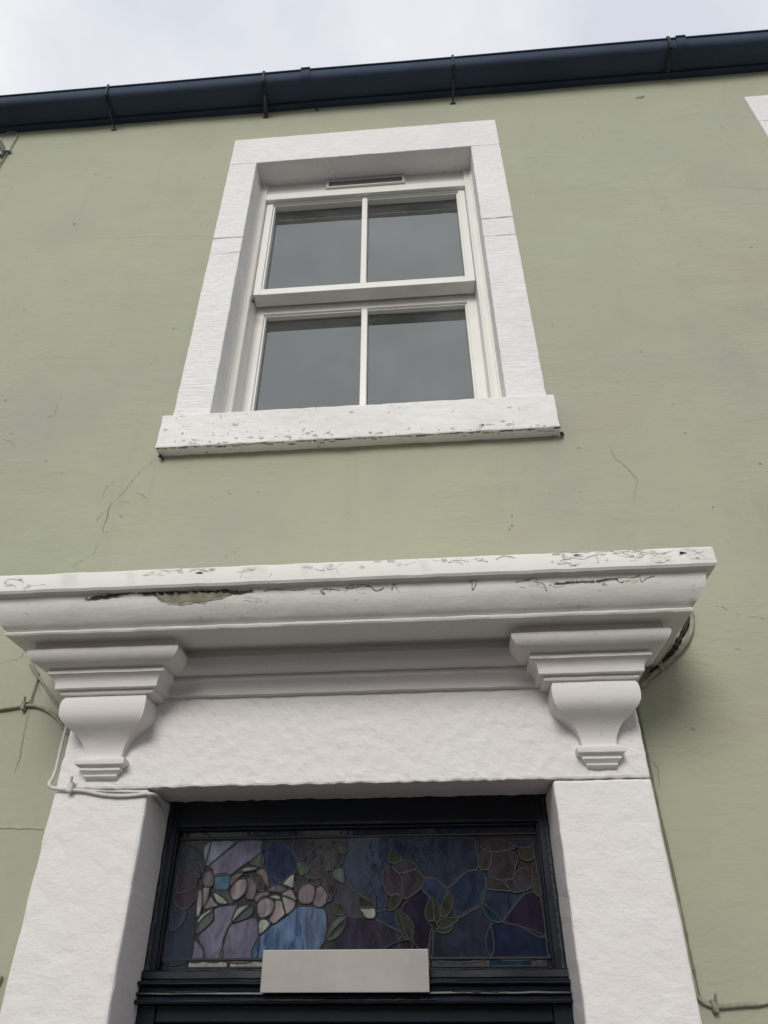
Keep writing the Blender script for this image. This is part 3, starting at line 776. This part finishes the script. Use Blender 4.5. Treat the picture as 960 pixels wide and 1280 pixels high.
back_ = [
 ('navy', [(232, 1046), (263, 1046), (257, 1080), (250, 1120), (247, 1150), (243, 1172), (236, 1201), (203, 1202), (212, 1130)]),
 ('sky', A_([(395, 200), (430, 165), (500, 150), (690, 155), (560, 265), (430, 370), (400, 330), (388, 260)])),
 ('lav', A_([(700, 155), (905, 150), (895, 255), (720, 380), (630, 450), (610, 445), (490, 460), (470, 400), (440, 370), (560, 265)])),
 ('teal', A_([(490, 460), (610, 445), (625, 520), (590, 585), (490, 575)])),
 ('deep', B_([(135, 165), (390, 160), (395, 250), (430, 320), (420, 430), (300, 520), (170, 540), (150, 420), (130, 290)])),
 ('viol', B_([(395, 165), (480, 135), (520, 180), (525, 250), (490, 320), (430, 300), (395, 230)])),
 ('blue', Cc([(110, 125), (480, 125), (480, 250), (470, 370), (420, 420), (415, 520), (450, 640), (430, 760), (350, 770), (330, 700), (200, 620), (90, 520), (60, 380), (110, 200)])),
 ('slate', [(489, 1048), (583, 1048), (595, 1058), (597, 1085), (583, 1090), (560, 1110), (545, 1099), (530, 1097), (520, 1083), (500, 1074), (490, 1062)]),
 ('blue', [(560, 1110), (583, 1090), (606, 1093), (603, 1128), (590, 1138), (570, 1147), (566, 1122)]),
 ('blue', [(530, 1098), (545, 1099), (559, 1112), (554, 1126), (545, 1142), (538, 1122), (529, 1114)]),
 ('dusk', [(525, 1112), (537, 1125), (534, 1150), (541, 1162), (538, 1201), (515, 1201), (516, 1165), (500, 1140)]),
 ('slate', [(570, 1147), (602, 1132), (613, 1155), (612, 1198), (540, 1199), (543, 1165)]),
 ('blue', [(608, 1112), (655, 1112), (640, 1135), (627, 1152), (615, 1148), (603, 1130)]),
 ('dusk', [(655, 1118), (674, 1120), (681, 1171), (650, 1158), (630, 1152), (642, 1135)]),
 ('navy', [(614, 1155), (650, 1158), (682, 1172), (685, 1196), (614, 1197)]),
 ('lav', A_([(290, 1040), (330, 1045), (385, 1120), (385, 1212), (255, 1215)])),
 ('lav', A_([(340, 1000), (420, 915), (480, 850), (490, 745), (650, 715), (690, 720), (640, 870), (610, 910), (560, 1040), (545, 1212), (395, 1212), (390, 1110)])),
 ('lav', A_([(570, 1060), (620, 910), (700, 870), (820, 830), (865, 860), (880, 980), (840, 1212), (550, 1212)])),
 ('streak', B_([(60, 1212), (100, 1000), (200, 910), (330, 830), (420, 740), (570, 730), (680, 760), (700, 880), (690, 1020), (640, 1100), (600, 1212)])),
 ('viol', Cc([(0, 560), (90, 520), (150, 560), (200, 640), (230, 820), (90, 820), (0, 800)])),
 ('viol', Cc([(90, 820), (260, 835), (345, 835), (470, 910), (600, 985), (560, 1030), (500, 1210), (-150, 1210), (-90, 1110), (0, 1000), (80, 870)])),
 ('blue', Cc([(350, 780), (430, 770), (530, 760), (530, 860), (590, 960), (460, 900), (340, 840)])),
 ('dust', A_([(470, 590), (590, 590), (630, 640), (660, 680), (620, 705), (560, 660), (510, 615)])),
]
front_ = [
 ('plum', A_([(155, 455), (175, 420), (235, 375), (280, 395), (315, 430), (330, 480), (325, 540), (280, 580), (210, 605), (150, 610), (148, 540)])),
 ('plum', A_([(140, 625), (210, 612), (285, 585), (332, 560), (330, 640), (300, 700), (235, 755), (170, 740), (135, 700)])),
 ('plum', A_([(265, 320), (290, 305), (330, 320), (350, 400), (360, 470), (335, 470), (310, 420), (240, 368)])),
 ('navy', A_([(280, 195), (310, 215), (360, 270), (395, 340), (395, 400), (375, 430), (345, 330), (262, 305), (262, 260)])),
 ('deep', A_([(105, 770), (160, 765), (230, 770), (225, 840), (190, 900), (140, 940), (90, 940), (92, 870)])),
 ('pink', A_([(345, 590), (370, 580), (378, 640), (378, 720), (350, 820), (325, 800), (330, 700), (335, 640)])),
 ('pink', A_([(390, 565), (440, 560), (440, 610), (420, 680), (395, 735), (385, 700), (383, 620)])),
 ('mauve', A_([(390, 470), (405, 430), (430, 412), (465, 425), (480, 460), (480, 520), (465, 550), (430, 560), (395, 545), (385, 510)])),
 ('pink', A_([(455, 640), (480, 680), (520, 725), (460, 740), (400, 755), (410, 715)])),
 ('pale', A_([(475, 610), (510, 615), (560, 650), (605, 700), (570, 712), (520, 700), (490, 660)])),
 ('pale', A_([(335, 860), (365, 810), (420, 770), (470, 750), (465, 775), (400, 820), (345, 880)])),
 ('green', A_([(330, 975), (335, 910), (375, 850), (440, 795), (475, 765), (470, 850), (420, 910)])),
 ('pink', A_([(630, 600), (640, 560), (690, 500), (740, 482), (770, 500), (775, 560), (750, 620), (700, 665), (655, 675), (632, 640)])),
 ('mauve', A_([(625, 540), (625, 490), (660, 450), (710, 430), (740, 440), (690, 485), (650, 530)])),
 ('pink', A_([(725, 410), (760, 385), (830, 378), (870, 390), (830, 410), (750, 422)])),
 ('mauve', A_([(780, 490), (800, 470), (840, 500), (860, 560), (850, 620), (830, 665), (780, 665), (765, 635), (785, 570)])),
 ('rose', A_([(800, 450), (860, 450), (900, 480), (924, 520), (924, 590), (880, 590), (860, 540), (830, 480)])),
 ('mauve', A_([(860, 430), (890, 400), (920, 395), (950, 430), (970, 500), (965, 560), (930, 520), (900, 460)])),
 ('green', A_([(800, 350), (850, 300), (900, 260), (900, 330), (890, 380), (850, 365)])),
 ('green', A_([(905, 270), (925, 300), (920, 360), (905, 385), (897, 380), (903, 330)])),
 ('pale', A_([(640, 850), (660, 800), (690, 750), (740, 725), (800, 715), (740, 770), (680, 830), (650, 860)])),
 ('green', A_([(655, 865), (700, 830), (760, 765), (820, 735), (825, 790), (780, 830), (700, 860)])),
 ('pink', B_([(90, 700), (130, 660), (180, 655), (225, 680), (235, 730), (210, 790), (160, 825), (110, 830), (85, 780)])),
 ('pink', B_([(245, 680), (300, 680), (315, 740), (330, 800), (290, 840), (235, 885), (190, 850), (220, 790), (240, 740)])),
 ('pink', B_([(305, 645), (370, 660), (420, 690), (415, 740), (380, 780), (340, 800), (325, 740)])),
 ('pink', B_([(300, 625), (340, 590), (385, 580), (420, 640), (430, 680), (370, 650)])),
 ('pale', B_([(195, 650), (220, 630), (270, 630), (290, 650), (280, 670), (230, 665)])),
 ('mauve', B_([(60, 660), (80, 625), (130, 600), (185, 605), (190, 630), (130, 645), (80, 690)])),
 ('mauve', B_([(180, 590), (210, 555), (270, 535), (345, 575), (300, 605), (240, 600)])),
 ('pale', B_([(95, 880), (120, 845), (170, 850), (200, 890), (160, 940), (105, 980), (92, 930)])),
 ('pale', B_([(310, 530), (350, 480), (405, 445), (410, 500), (400, 565), (350, 550)])),
 ('mauve', B_([(450, 600), (480, 550), (530, 525), (585, 530), (595, 580), (590, 650), (560, 700), (490, 705), (450, 670)])),
 ('mauve', B_([(610, 570), (650, 545), (690, 590), (710, 640), (700, 690), (660, 735), (610, 735), (580, 700), (600, 640)])),
 ('rose', B_([(415, 560), (430, 510), (480, 475), (545, 490), (500, 530), (450, 570), (435, 610)])),
 ('rose', B_([(555, 515), (590, 490), (630, 505), (640, 530), (600, 550), (560, 530)])),
 ('rose', B_([(650, 490), (690, 450), (740, 455), (785, 510), (785, 580), (750, 640), (720, 640), (700, 580), (665, 540)])),
 ('rose', B_([(510, 460), (560, 425), (640, 410), (710, 430), (660, 470), (600, 485), (550, 480)])),
 ('rose', B_([(710, 650), (745, 640), (740, 680), (700, 690)])),
 ('rose', B_([(530, 340), (540, 290), (570, 240), (630, 210), (680, 230), (695, 280), (690, 340), (650, 395), (590, 415), (550, 390)])),
 ('rose', B_([(700, 230), (750, 240), (775, 290), (770, 350), (740, 410), (670, 400), (700, 340)])),
 ('rose', B_([(720, 200), (780, 230), (835, 270), (850, 320), (810, 370), (775, 370), (790, 300), (760, 240)])),
 ('rose', B_([(530, 260), (560, 215), (600, 190), (640, 190), (600, 215), (565, 240), (535, 285)])),
 ('green', B_([(440, 330), (500, 350), (545, 400), (510, 440), (470, 455), (445, 400)])),
 ('green', B_([(750, 420), (800, 390), (840, 395), (855, 460), (850, 520), (800, 500), (760, 460)])),
 ('olive', B_([(750, 160), (820, 170), (870, 210), (860, 265), (820, 240), (770, 200)])),
 ('green', B_([(690, 1010), (720, 920), (770, 850), (830, 820), (880, 820), (830, 870), (760, 940)])),
 ('green', B_([(700, 1020), (770, 960), (840, 890), (870, 850), (860, 910), (810, 990), (740, 1030)])),
 ('olive', B_([(770, 760), (790, 710), (850, 735), (865, 790), (820, 810), (780, 800)])),
 ('olive', Cc([(470, 300), (500, 230), (560, 270), (585, 310), (540, 350), (480, 340)])),
 ('rose', Cc([(505, 380), (560, 340), (630, 325), (690, 350), (720, 380), (690, 410), (620, 430), (560, 440)])),
 ('rose', Cc([(415, 500), (425, 420), (470, 390), (530, 400), (560, 445), (590, 500), (585, 580), (590, 660), (540, 620), (490, 640), (440, 600)])),
 ('rose', Cc([(590, 470), (640, 430), (700, 410), (770, 470), (780, 540), (700, 620), (600, 665), (595, 560)])),
 ('olive', Cc([(470, 730), (485, 660), (530, 630), (585, 660), (540, 740), (480, 770)])),
 ('olive', Cc([(205, 650), (250, 660), (320, 700), (335, 740), (220, 740)])),
 ('pale', Cc([(220, 745), (340, 745), (345, 830), (270, 835), (235, 790)])),
 ('olive', Cc([(530, 790), (560, 770), (590, 880), (640, 1020), (600, 1000), (550, 900)])),
 ('olive', Cc([(565, 775), (620, 810), (680, 880), (685, 980), (650, 1020), (600, 920), (580, 830)])),
 ('olive', Cc([(800, 740), (850, 660), (865, 740), (870, 850), (820, 860), (795, 820)])),
 ('olive', Cc([(860, 660), (910, 720), (930, 800), (920, 860), (880, 870), (870, 760)])),
 ('olive', D_([(120, 640), (130, 560), (180, 490), (205, 540), (190, 610), (150, 655)])),
 ('olive', D_([(90, 700), (160, 665), (240, 670), (200, 710), (130, 740)])),
 ('olive', D_([(85, 740), (150, 740), (200, 715), (180, 760), (120, 770)])),
 ('rose', D_([(380, 280), (400, 200), (460, 170), (480, 240), (450, 320), (400, 320)])),
 ('rose', D_([(400, 160), (440, 120), (530, 110), (600, 130), (640, 170), (560, 190), (470, 200), (430, 190)])),
 ('rose', D_([(480, 230), (540, 195), (620, 200), (660, 240), (640, 320), (630, 380), (560, 400), (460, 370), (460, 300)])),
 ('rose', D_([(460, 380), (560, 405), (610, 470), (560, 470), (450, 460), (440, 400)])),
 ('rose', D_([(635, 370), (680, 320), (750, 310), (765, 380), (750, 450), (690, 475), (640, 430)])),
 ('rose', D_([(560, 400), (630, 390), (650, 440), (690, 475), (620, 478)])),
 ('olive', D_([(670, 180), (750, 170), (780, 220), (740, 260), (680, 240)])),
 ('slate', D_([(600, 120), (700, 110), (770, 120), (760, 160), (700, 170), (650, 160)])),
 ('shard', D_([(400, 565), (470, 600), (550, 690), (470, 680), (430, 630)])),
 ('olive', D_([(770, 400), (815, 405), (825, 510), (780, 490), (760, 440)])),
]
random.seed(23)
LD = new()
def glass_piece(key, poly, off, smooth=True, lead=True, label=None, rad=.0018):
    pts = [px(a, b, kg) for a, b in poly]
    if smooth: pts = smooth_pts(pts, 4, True)
    lo = P(kg, GX0+.002, GZ0); hi = P(kg, GX1-.002, GZ1)
    for p in pts: p.x = min(max(p.x, lo.x), hi.x); p.z = min(max(p.z, lo.z), hi.z)
    tx, tz = random.uniform(-.022, .022), random.uniform(-.022, .022)
    c = sum(pts, Vector())/len(pts)
    bm = new(); vs = [bm.verts.new((p.x, p.y-off+(p.x-c.x)*tx+(p.z-c.z)*tz, p.z)) for p in pts]
    f = bm.faces.new(vs); f.normal_update()
    if f.normal.y > 0: bmesh.ops.reverse_faces(bm, faces=[f])
    bmesh.ops.triangulate(bm, faces=bm.faces[:])
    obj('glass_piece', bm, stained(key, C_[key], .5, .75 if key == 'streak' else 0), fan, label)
    if lead: tube(LD, [Vector((p.x, p.y-off-.0006, p.z)) for p in pts], rad, 5, True, .5)
a = P(kg, GX0-.002, GZ0-.004); b = P(kg, GX1+.002, GZ1+.004)
bm = new(); add_box(bm, a.x, b.x, a.y+.0012, a.y+.004, a.z, b.z); obj('backing_glass', bm, stained('back', (.020, .018, .020)), fan)
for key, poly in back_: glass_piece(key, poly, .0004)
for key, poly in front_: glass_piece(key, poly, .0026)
# border strips of glass, top, bottom and sides
zin0, zin1 = .0212*kg, .1586*kg
xin0, xin1 = -.3535*kg, .1272*kg
zbo = .0128*kg
def strip(key, x0, x1, z0, z1):
    poly = [P(kg, x0, z0), P(kg, x1, z0), P(kg, x1, z1), P(kg, x0, z1)]
    bm = new(); vs = [bm.verts.new(p+Vector((0, -.0006, 0))) for p in poly]; bm.faces.new(vs)
    obj('border_piece', bm, stained(key, C_[key]), fan); tube(LD, [p+Vector((0, -.0012, 0)) for p in poly], .0019, 5, True, .5)
bx = lambda x_, y_=1204: (px(x_, y_, kg).x)/D
for key, a_, b_ in (('navy', 205, 234), ('sand', 236, 284), ('sand', 288, 420), ('sand', 423, 537), ('dust', 540, 612), ('shard', 614, 662), ('dust', 664, 684)):
    strip(key, bx(a_), bx(b_), zbo, zin0-.001)
tops = [230, 305, 369, 452, 511, 588, 668]
for i, (a_, b_) in enumerate(zip(tops, tops[1:])):
    strip('dust' if i == 3 and False else 'navy', bx(a_, 1040), bx(b_, 1040), zin1+.0008, .1720*kg)
tube(LD, [P(kg, xin0, zin0)+Vector((0, -.003, 0)), P(kg, xin1, zin0)+Vector((0, -.003, 0)), P(kg, xin1, zin1)+Vector((0, -.003, 0)), P(kg, xin0, zin1)+Vector((0, -.003, 0))], .0028, 6, True, .6)
# free lead lines inside leaves and the water
for l in (A_([(100, 860), (150, 845), (195, 790)]), A_([(240, 755), (310, 815), (330, 830)]), A_([(300, 840), (300, 960), (290, 1040)]), Cc([(850, 930), (835, 1000), (830, 1200)]), Cc([(350, 640), (352, 760)]),
          Cc([(430, 1110), (540, 1050), (650, 1030), (740, 1110)]), B_([(130, 140), (128, 250)]), A_([(150, 450), (120, 640), (95, 860)]), A_([(95, 860), (60, 1010), (40, 1210)]), D_([(770, 160), (800, 330), (815, 400)]), D_([(825, 500), (850, 700), (875, 940)])):
    tube(LD, smooth_pts([px(a, b, kg)+Vector((0, -.003, 0)) for a, b in l], 5), .0018, 5, False, .6)
# solder blobs at crossings
for i in range(46):
    key, poly = random.choice(front_); q = random.choice(poly)
    p = px(q[0], q[1], kg); bmesh.ops.create_icosphere(LD, subdivisions=1, radius=.0028, matrix=Matrix.Translation(p+Vector((0, -.0035, 0))) @ Matrix.Diagonal((1, .5, 1, 1)))
obj('leading', LD, M_lead, fan, 'dull grey lead cames between the glass pieces')

# ------------------------------------------------------------------ cracks and blemishes of the render
random.seed(31)
def on_wall(x_, y_, off=.0012):
    p = px(x_, y_, KW); p.y = wall_y(p.x, p.z)-off; return p
def crack(pts, wmax, jit=.8, m=M_crack, name='crack'):
    sp = smooth_pts([(a, b, 0) for a, b in pts], 7); bm = new(); A = []; Bv = []
    for i, q in enumerate(sp):
        t = i/(len(sp)-1); w_ = wmax*.8*(.25+.75*random.random())*(math.sin(math.pi*min(max(t, .06), .94))**.5)
        c = on_wall(q.x+random.uniform(-jit, jit), q.y+random.uniform(-jit, jit)); d = Vector((w_, 0, w_*.5))
        A.append(bm.verts.new(c-d)); Bv.append(bm.verts.new(c+d))
    for i in range(len(A)-1): bm.faces.new((A[i], A[i+1], Bv[i+1], Bv[i]))
    obj(name, bm, m, wall)
crack([(197, 572), (188, 580), (176, 590), (166, 600), (158, 612), (149, 622), (138, 632), (134, 648), (127, 662)], .0016)
crack([(137, 632), (134, 645), (131, 655), (128, 668)], .0014)
crack([(144, 602), (138, 606), (132, 612), (129, 622)], .0013)
crack([(150, 628), (158, 628), (165, 627)], .0014)
crack([(170, 617), (178, 619), (184, 624)], .0012)
crack([(135, 636), (124, 646), (121, 652)], .0013)
crack([(122, 680), (117, 692), (106, 700), (97, 703), (93, 710)], .0012)
crack([(762, 558), (768, 572), (780, 582), (790, 592), (796, 602), (793, 620), (790, 632)], .0013)
crack([(0, 462), (12, 458), (30, 452), (60, 447), (90, 447), (120, 440)], .0009)
crack([(118, 299), (150, 298), (175, 296), (225, 296), (266, 295)], .0010)
crack([(38, 888), (33, 905), (28, 930), (24, 952), (18, 966)], .0014)
crack([(42, 785), (28, 820), (12, 826), (0, 830)], .0014)
crack([(51, 868), (48, 852), (50, 842)], .0013)
crack([(80, 490), (72, 505), (68, 520)], .0010)
crack([(0, 548), (12, 552), (20, 560)], .0010)
crack([(905, 600), (925, 590), (945, 575)], .0010)
crack([(935, 770), (950, 772), (960, 774)], .0012)
crack([(905, 233), (950, 236), (960, 236)], .0010, m=M_crack)
crack([(816, 950), (822, 962), (824, 985)], .0012)
# horizontal day-work joint of the lower render: a slight ledge
bm = new(); pts = [on_wall(x_, 1035+random.uniform(-.6, .6)+(x_-20)*.03, -.0005) for x_ in range(-60, 60, 6)]
tube(bm, pts, .0030, 6); obj('render_ledge', bm, M_wall, wall)
# chip in the render near the eaves
for (x_, y_, r) in ((800, 122.5, .014), (804, 121, .010), (797, 122.5, .009), (870, 132, .003), (905, 126, .003), (729, 172, .003), (93, 280, .006), (640, 645, .003), (640, 657, .004), (637, 662, .003), (856, 542, .003), (891, 635, .003), (950, 580, .004), (7, 500, .004), (39, 178, .003), (77, 185, .003)):
    bm = new(); c = on_wall(x_, y_, .001); n = 10
    vs = [bm.verts.new(c+Vector((math.cos(2*math.pi*i/n)*r*random.uniform(.6, 1.3)*1.25, 0, math.sin(2*math.pi*i/n)*r*random.uniform(.4, 1.0)))) for i in range(n)]
    bm.faces.new(vs); obj('render_chip', bm, M_crack, wall)

# ------------------------------------------------------------------ cables and fittings (things of their own)
def jitter(pts, a): return [p+Vector((random.uniform(-a, a), 0, random.uniform(-a, a))) for p in pts]
def cable(name, pts, r, m, label, clips=()):
    bm = new(); tube(bm, smooth_pts(pts, 6), lambda t: r*(.92+.16*random.random()), 8)
    o = obj(name, bm, m, None, label, 'cable')
    for f in o.data.polygons: f.use_smooth = True
    for c, v in clips:
        bm = new(); add_box(bm, c.x-.006, c.x+.006, c.y-.011, c.y+.006, c.z-.012, c.z+.012); bevel_all(bm, .003); rough(bm, .002, 80, 3)
        tube(bm, [c+Vector((.001, -.008, .008)), c+Vector((.004, -.016, .022))], .003, 6)
        obj('cable_clip', bm, m, o)
    return o
ow = lambda x_, y_, off=.007: on_wall(x_, y_, off)
fc = lambda x_, y_, off=.006: px(x_, y_, 1.0)+Vector((0, -off, 0))
SXw = lambda y_: None
cable('cable', [ow(-60, 898), ow(-20, 891), ow(0, 888), ow(15, 886), ow(33, 883), ow(48, 884), ow(62, 890), ow(74, 900), ow(84, 914), ow(100, 925, .02)], .0045, M_cable_g,
      'green painted cable running along the wall to the left bracket', [(ow(32, 884, .006), 0)])
cable('cable', [ow(33, 880, .006), ow(40, 877), ow(42, 870), ow(47, 855), ow(49, 843), ow(44, 832, .01), ow(30, 800, .012)], .0022, M_cable_g, 'thin painted wire rising from the clip to the left end of the hood')
cable('cable', [ow(40, 832, .012), ow(48, 845, .01), ow(56, 856, .01), ow(64, 868, .01), ow(74, 882, .012), ow(90, 900, .02)], .0035, M_cable_g, 'painted cable tucked under the left end of the hood')
# drop down beside the left pier, round its corner, over its face and into the doorway
pl = P(1, SX0, 0).x
d1_ = px(84, 905, KW-.02); d2 = px(76, 935, KW-.03); d3 = px(71, 958, 1.03)
cable('cable', [d1_, d2, d3, px(66, 972, 1.01), px(62.5, 980, .999)+Vector((0, -.004, 0)), fc(66, 985), fc(78, 987), fc(90, 988), fc(108, 989.5), fc(130, 994), fc(150, 995.5), fc(170, 994.5), fc(182, 993), fc(192, 993.5, .005),
               px(198, 997, 1.02), px(203, 1005, 1.05), px(206, 1016, 1.075), px(206, 1030, 1.085), px(203, 1044, 1.088)], .0042, M_cable_w,
      'white painted cable wrapped round the left pier and into the doorway corner', [(fc(90.5, 985), 0)])
cable('cable', [fc(96, 988, .004), fc(110, 988.3, .004), fc(135, 989.6, .004), fc(165, 990, .004), fc(184, 991, .004)], .0022, M_cable_w, 'thin white wire beside the thicker cable across the left pier')
# right end of the hood
cable('cable', [ow(862, 764, .012), ow(864, 778, .010), ow(861, 796, .010), ow(852, 812, .010), ow(838, 826, .010), ow(826, 836, .010), ow(812, 848, .014), ow(798, 862, .02)], .0062, M_cable_g,
      'green painted cable curling out from under the right end of the hood', [(ow(824, 836, .008), 0)])
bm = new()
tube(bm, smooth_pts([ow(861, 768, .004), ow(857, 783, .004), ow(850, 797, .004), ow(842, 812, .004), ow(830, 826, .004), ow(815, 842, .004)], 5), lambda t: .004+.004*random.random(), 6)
obj('modelled_gap_shadow', bm, M_dirt_shade, wall).name = 'dark_line'  # shadow between cable and hood end, modelled as a dark strand
# thin dark line down the right side of the right pier
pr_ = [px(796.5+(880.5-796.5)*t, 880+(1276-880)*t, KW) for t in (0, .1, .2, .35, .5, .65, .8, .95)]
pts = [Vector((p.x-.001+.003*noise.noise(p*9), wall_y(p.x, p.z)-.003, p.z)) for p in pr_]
bm = new(); tube(bm, smooth_pts(pts, 8), lambda t: .0012+.0022*random.random(), 6); obj('dark_line', bm, M_crack, wall)
cable('cable', [ow(862, 1236, .01), ow(870, 1246), ow(880, 1254), ow(892, 1258), ow(905, 1258), ow(925, 1256), ow(945, 1255), ow(962, 1252), ow(1000, 1248)], .0042, M_cable_g,
      'painted cable leaving the right pier across the lower right wall', [(ow(891, 1258, .006), 0)])
cable('cable', [px(3, 1220, KW)+Vector((0, -.006, 0)), px(-2, 1232, KW)+Vector((0, -.006, 0)), px(-20, 1262, KW)+Vector((0, -.006, 0))], .004, M_cable_g, 'short painted cable at the far lower left beside the left pier')

# floodlight under the gutter, far left
fl = empty('floodlight', px(2, 185, KW), 'small grey metal floodlight under the gutter at the upper left corner', 'floodlight')
c = px(-6, 182, KW-.03)
bm = new(); add_box(bm, c.x-.085, c.x+.022, c.y-.035, c.y+.02, c.z-.028, c.z+.028); bevel_all(bm, .006); rough(bm, .001, 20); obj('lamp_housing', bm, M_alu, fl)
bm = new(); add_box(bm, c.x-.075, c.x+.012, c.y-.038, c.y-.0355, c.z-.02, c.z+.02); obj('lamp_glass', bm, flatish('lamp_glass', (.10, .11, .12), .15), fl)
bm = new(); add_box(bm, c.x+.024, c.x+.032, c.y-.02, YW, c.z-.02, c.z+.03); bevel_all(bm, .002); add_box(bm, c.x+.03, c.x+.06, YW-.02, YW, c.z+.004, c.z+.022); obj('lamp_bracket', bm, M_alu, fl)
cable('cable', [ow(9, 171, .016), ow(16, 168, .014), ow(21, 168, .010), ow(22.5, 172, .008), ow(19, 179), ow(12, 190), ow(4, 203), ow(-12, 232)], .0028, M_cable_g, 'grey flex looping down from the floodlight')
bm = new(); a_ = on_wall(1, 203, .004); bmesh.ops.create_icosphere(bm, subdivisions=2, radius=.012, matrix=Matrix.Translation(a_)); rough(bm, .006, 60); obj('filler_lump', bm, M_joint, wall)

# name plaque on the transom
kp = 1.0665
a = px(329, 1187.5, kp); b = px(537, 1240.5, kp)
pq = empty('plaque', ((a.x+b.x)/2, (kp-1)*D, b.z), 'plain pale grey plaque fixed across the transom over the door', 'plaque')
bm = new(); add_box(bm, a.x, b.x, (kp-1)*D, (kp-1)*D+.008, b.z, a.z); bevel_all(bm, .0016); obj('plate', bm, M_plaque, pq)
bm = new()
for x_ in (a.x+.05, b.x-.05): add_box(bm, x_-.01, x_+.01, (kp-1)*D+.0082, (1.0868-1)*D, b.z+.02, a.z-.02)
obj('fixing_block', bm, M_doorwood, pq)

# ------------------------------------------------------------------ houses across the street (seen only in the glass)
M_pale = flatish('pale_render_opposite', (.62, .60, .56), .9, .2)
M_brick = flatish('dark_brick_opposite', (.16, .10, .08), .9, .2)
M_darkglass = mat('dark_glass_opposite', (.02, .025, .03), .1, .5)
def opposite(x0, x1, h, m, label):
    o = empty('opposite_house', ((x0+x1)/2, -12, 0), label, 'house')
    bm = new(); add_box(bm, x0, x1, -17, -11.2, -.14, h); obj('wall', bm, m, o)
    bm = new(); v = [bm.verts.new(q) for q in ((x0-.1, -11.0, h), (x1+.1, -11.0, h), (x1+.1, -14.1, h+1.9), (x0-.1, -14.1, h+1.9), (x0-.1, -17.2, h), (x1+.1, -17.2, h))]
    bm.faces.new((v[0], v[1], v[2], v[3])); bm.faces.new((v[3], v[2], v[5], v[4])); bmesh.ops.solidify(bm, geom=bm.faces[:], thickness=.08); obj('roof', bm, M_slate, o)
    n = max(1, int((x1-x0)/2.6))
    for i in range(n):
        cx = x0+(x1-x0)*(i+.5)/n
        for z in ((3.0,) if h < 5 else (.9, 3.4)):
            if z+1.3 > h: continue
            bm = new(); add_box(bm, cx-.5, cx+.5, -11.19, -11.16, z, z+1.4); w_ = obj('window', bm, M_darkglass, o)
            bm = new(); add_box(bm, cx-.04, cx+.04, -11.155, -11.13, z, z+1.4); add_box(bm, cx-.5, cx+.5, -11.150, -11.128, z+.66, z+.73); obj('window_bar', bm, M_pale, w_)
opposite(-9.5, -1.6, 5.2, M_pale, 'pale rendered house across the street, mirrored in the fanlight')
opposite(-1.5, 9.0, 5.4, M_brick, 'dark brick house across the street, mirrored in the fanlight')
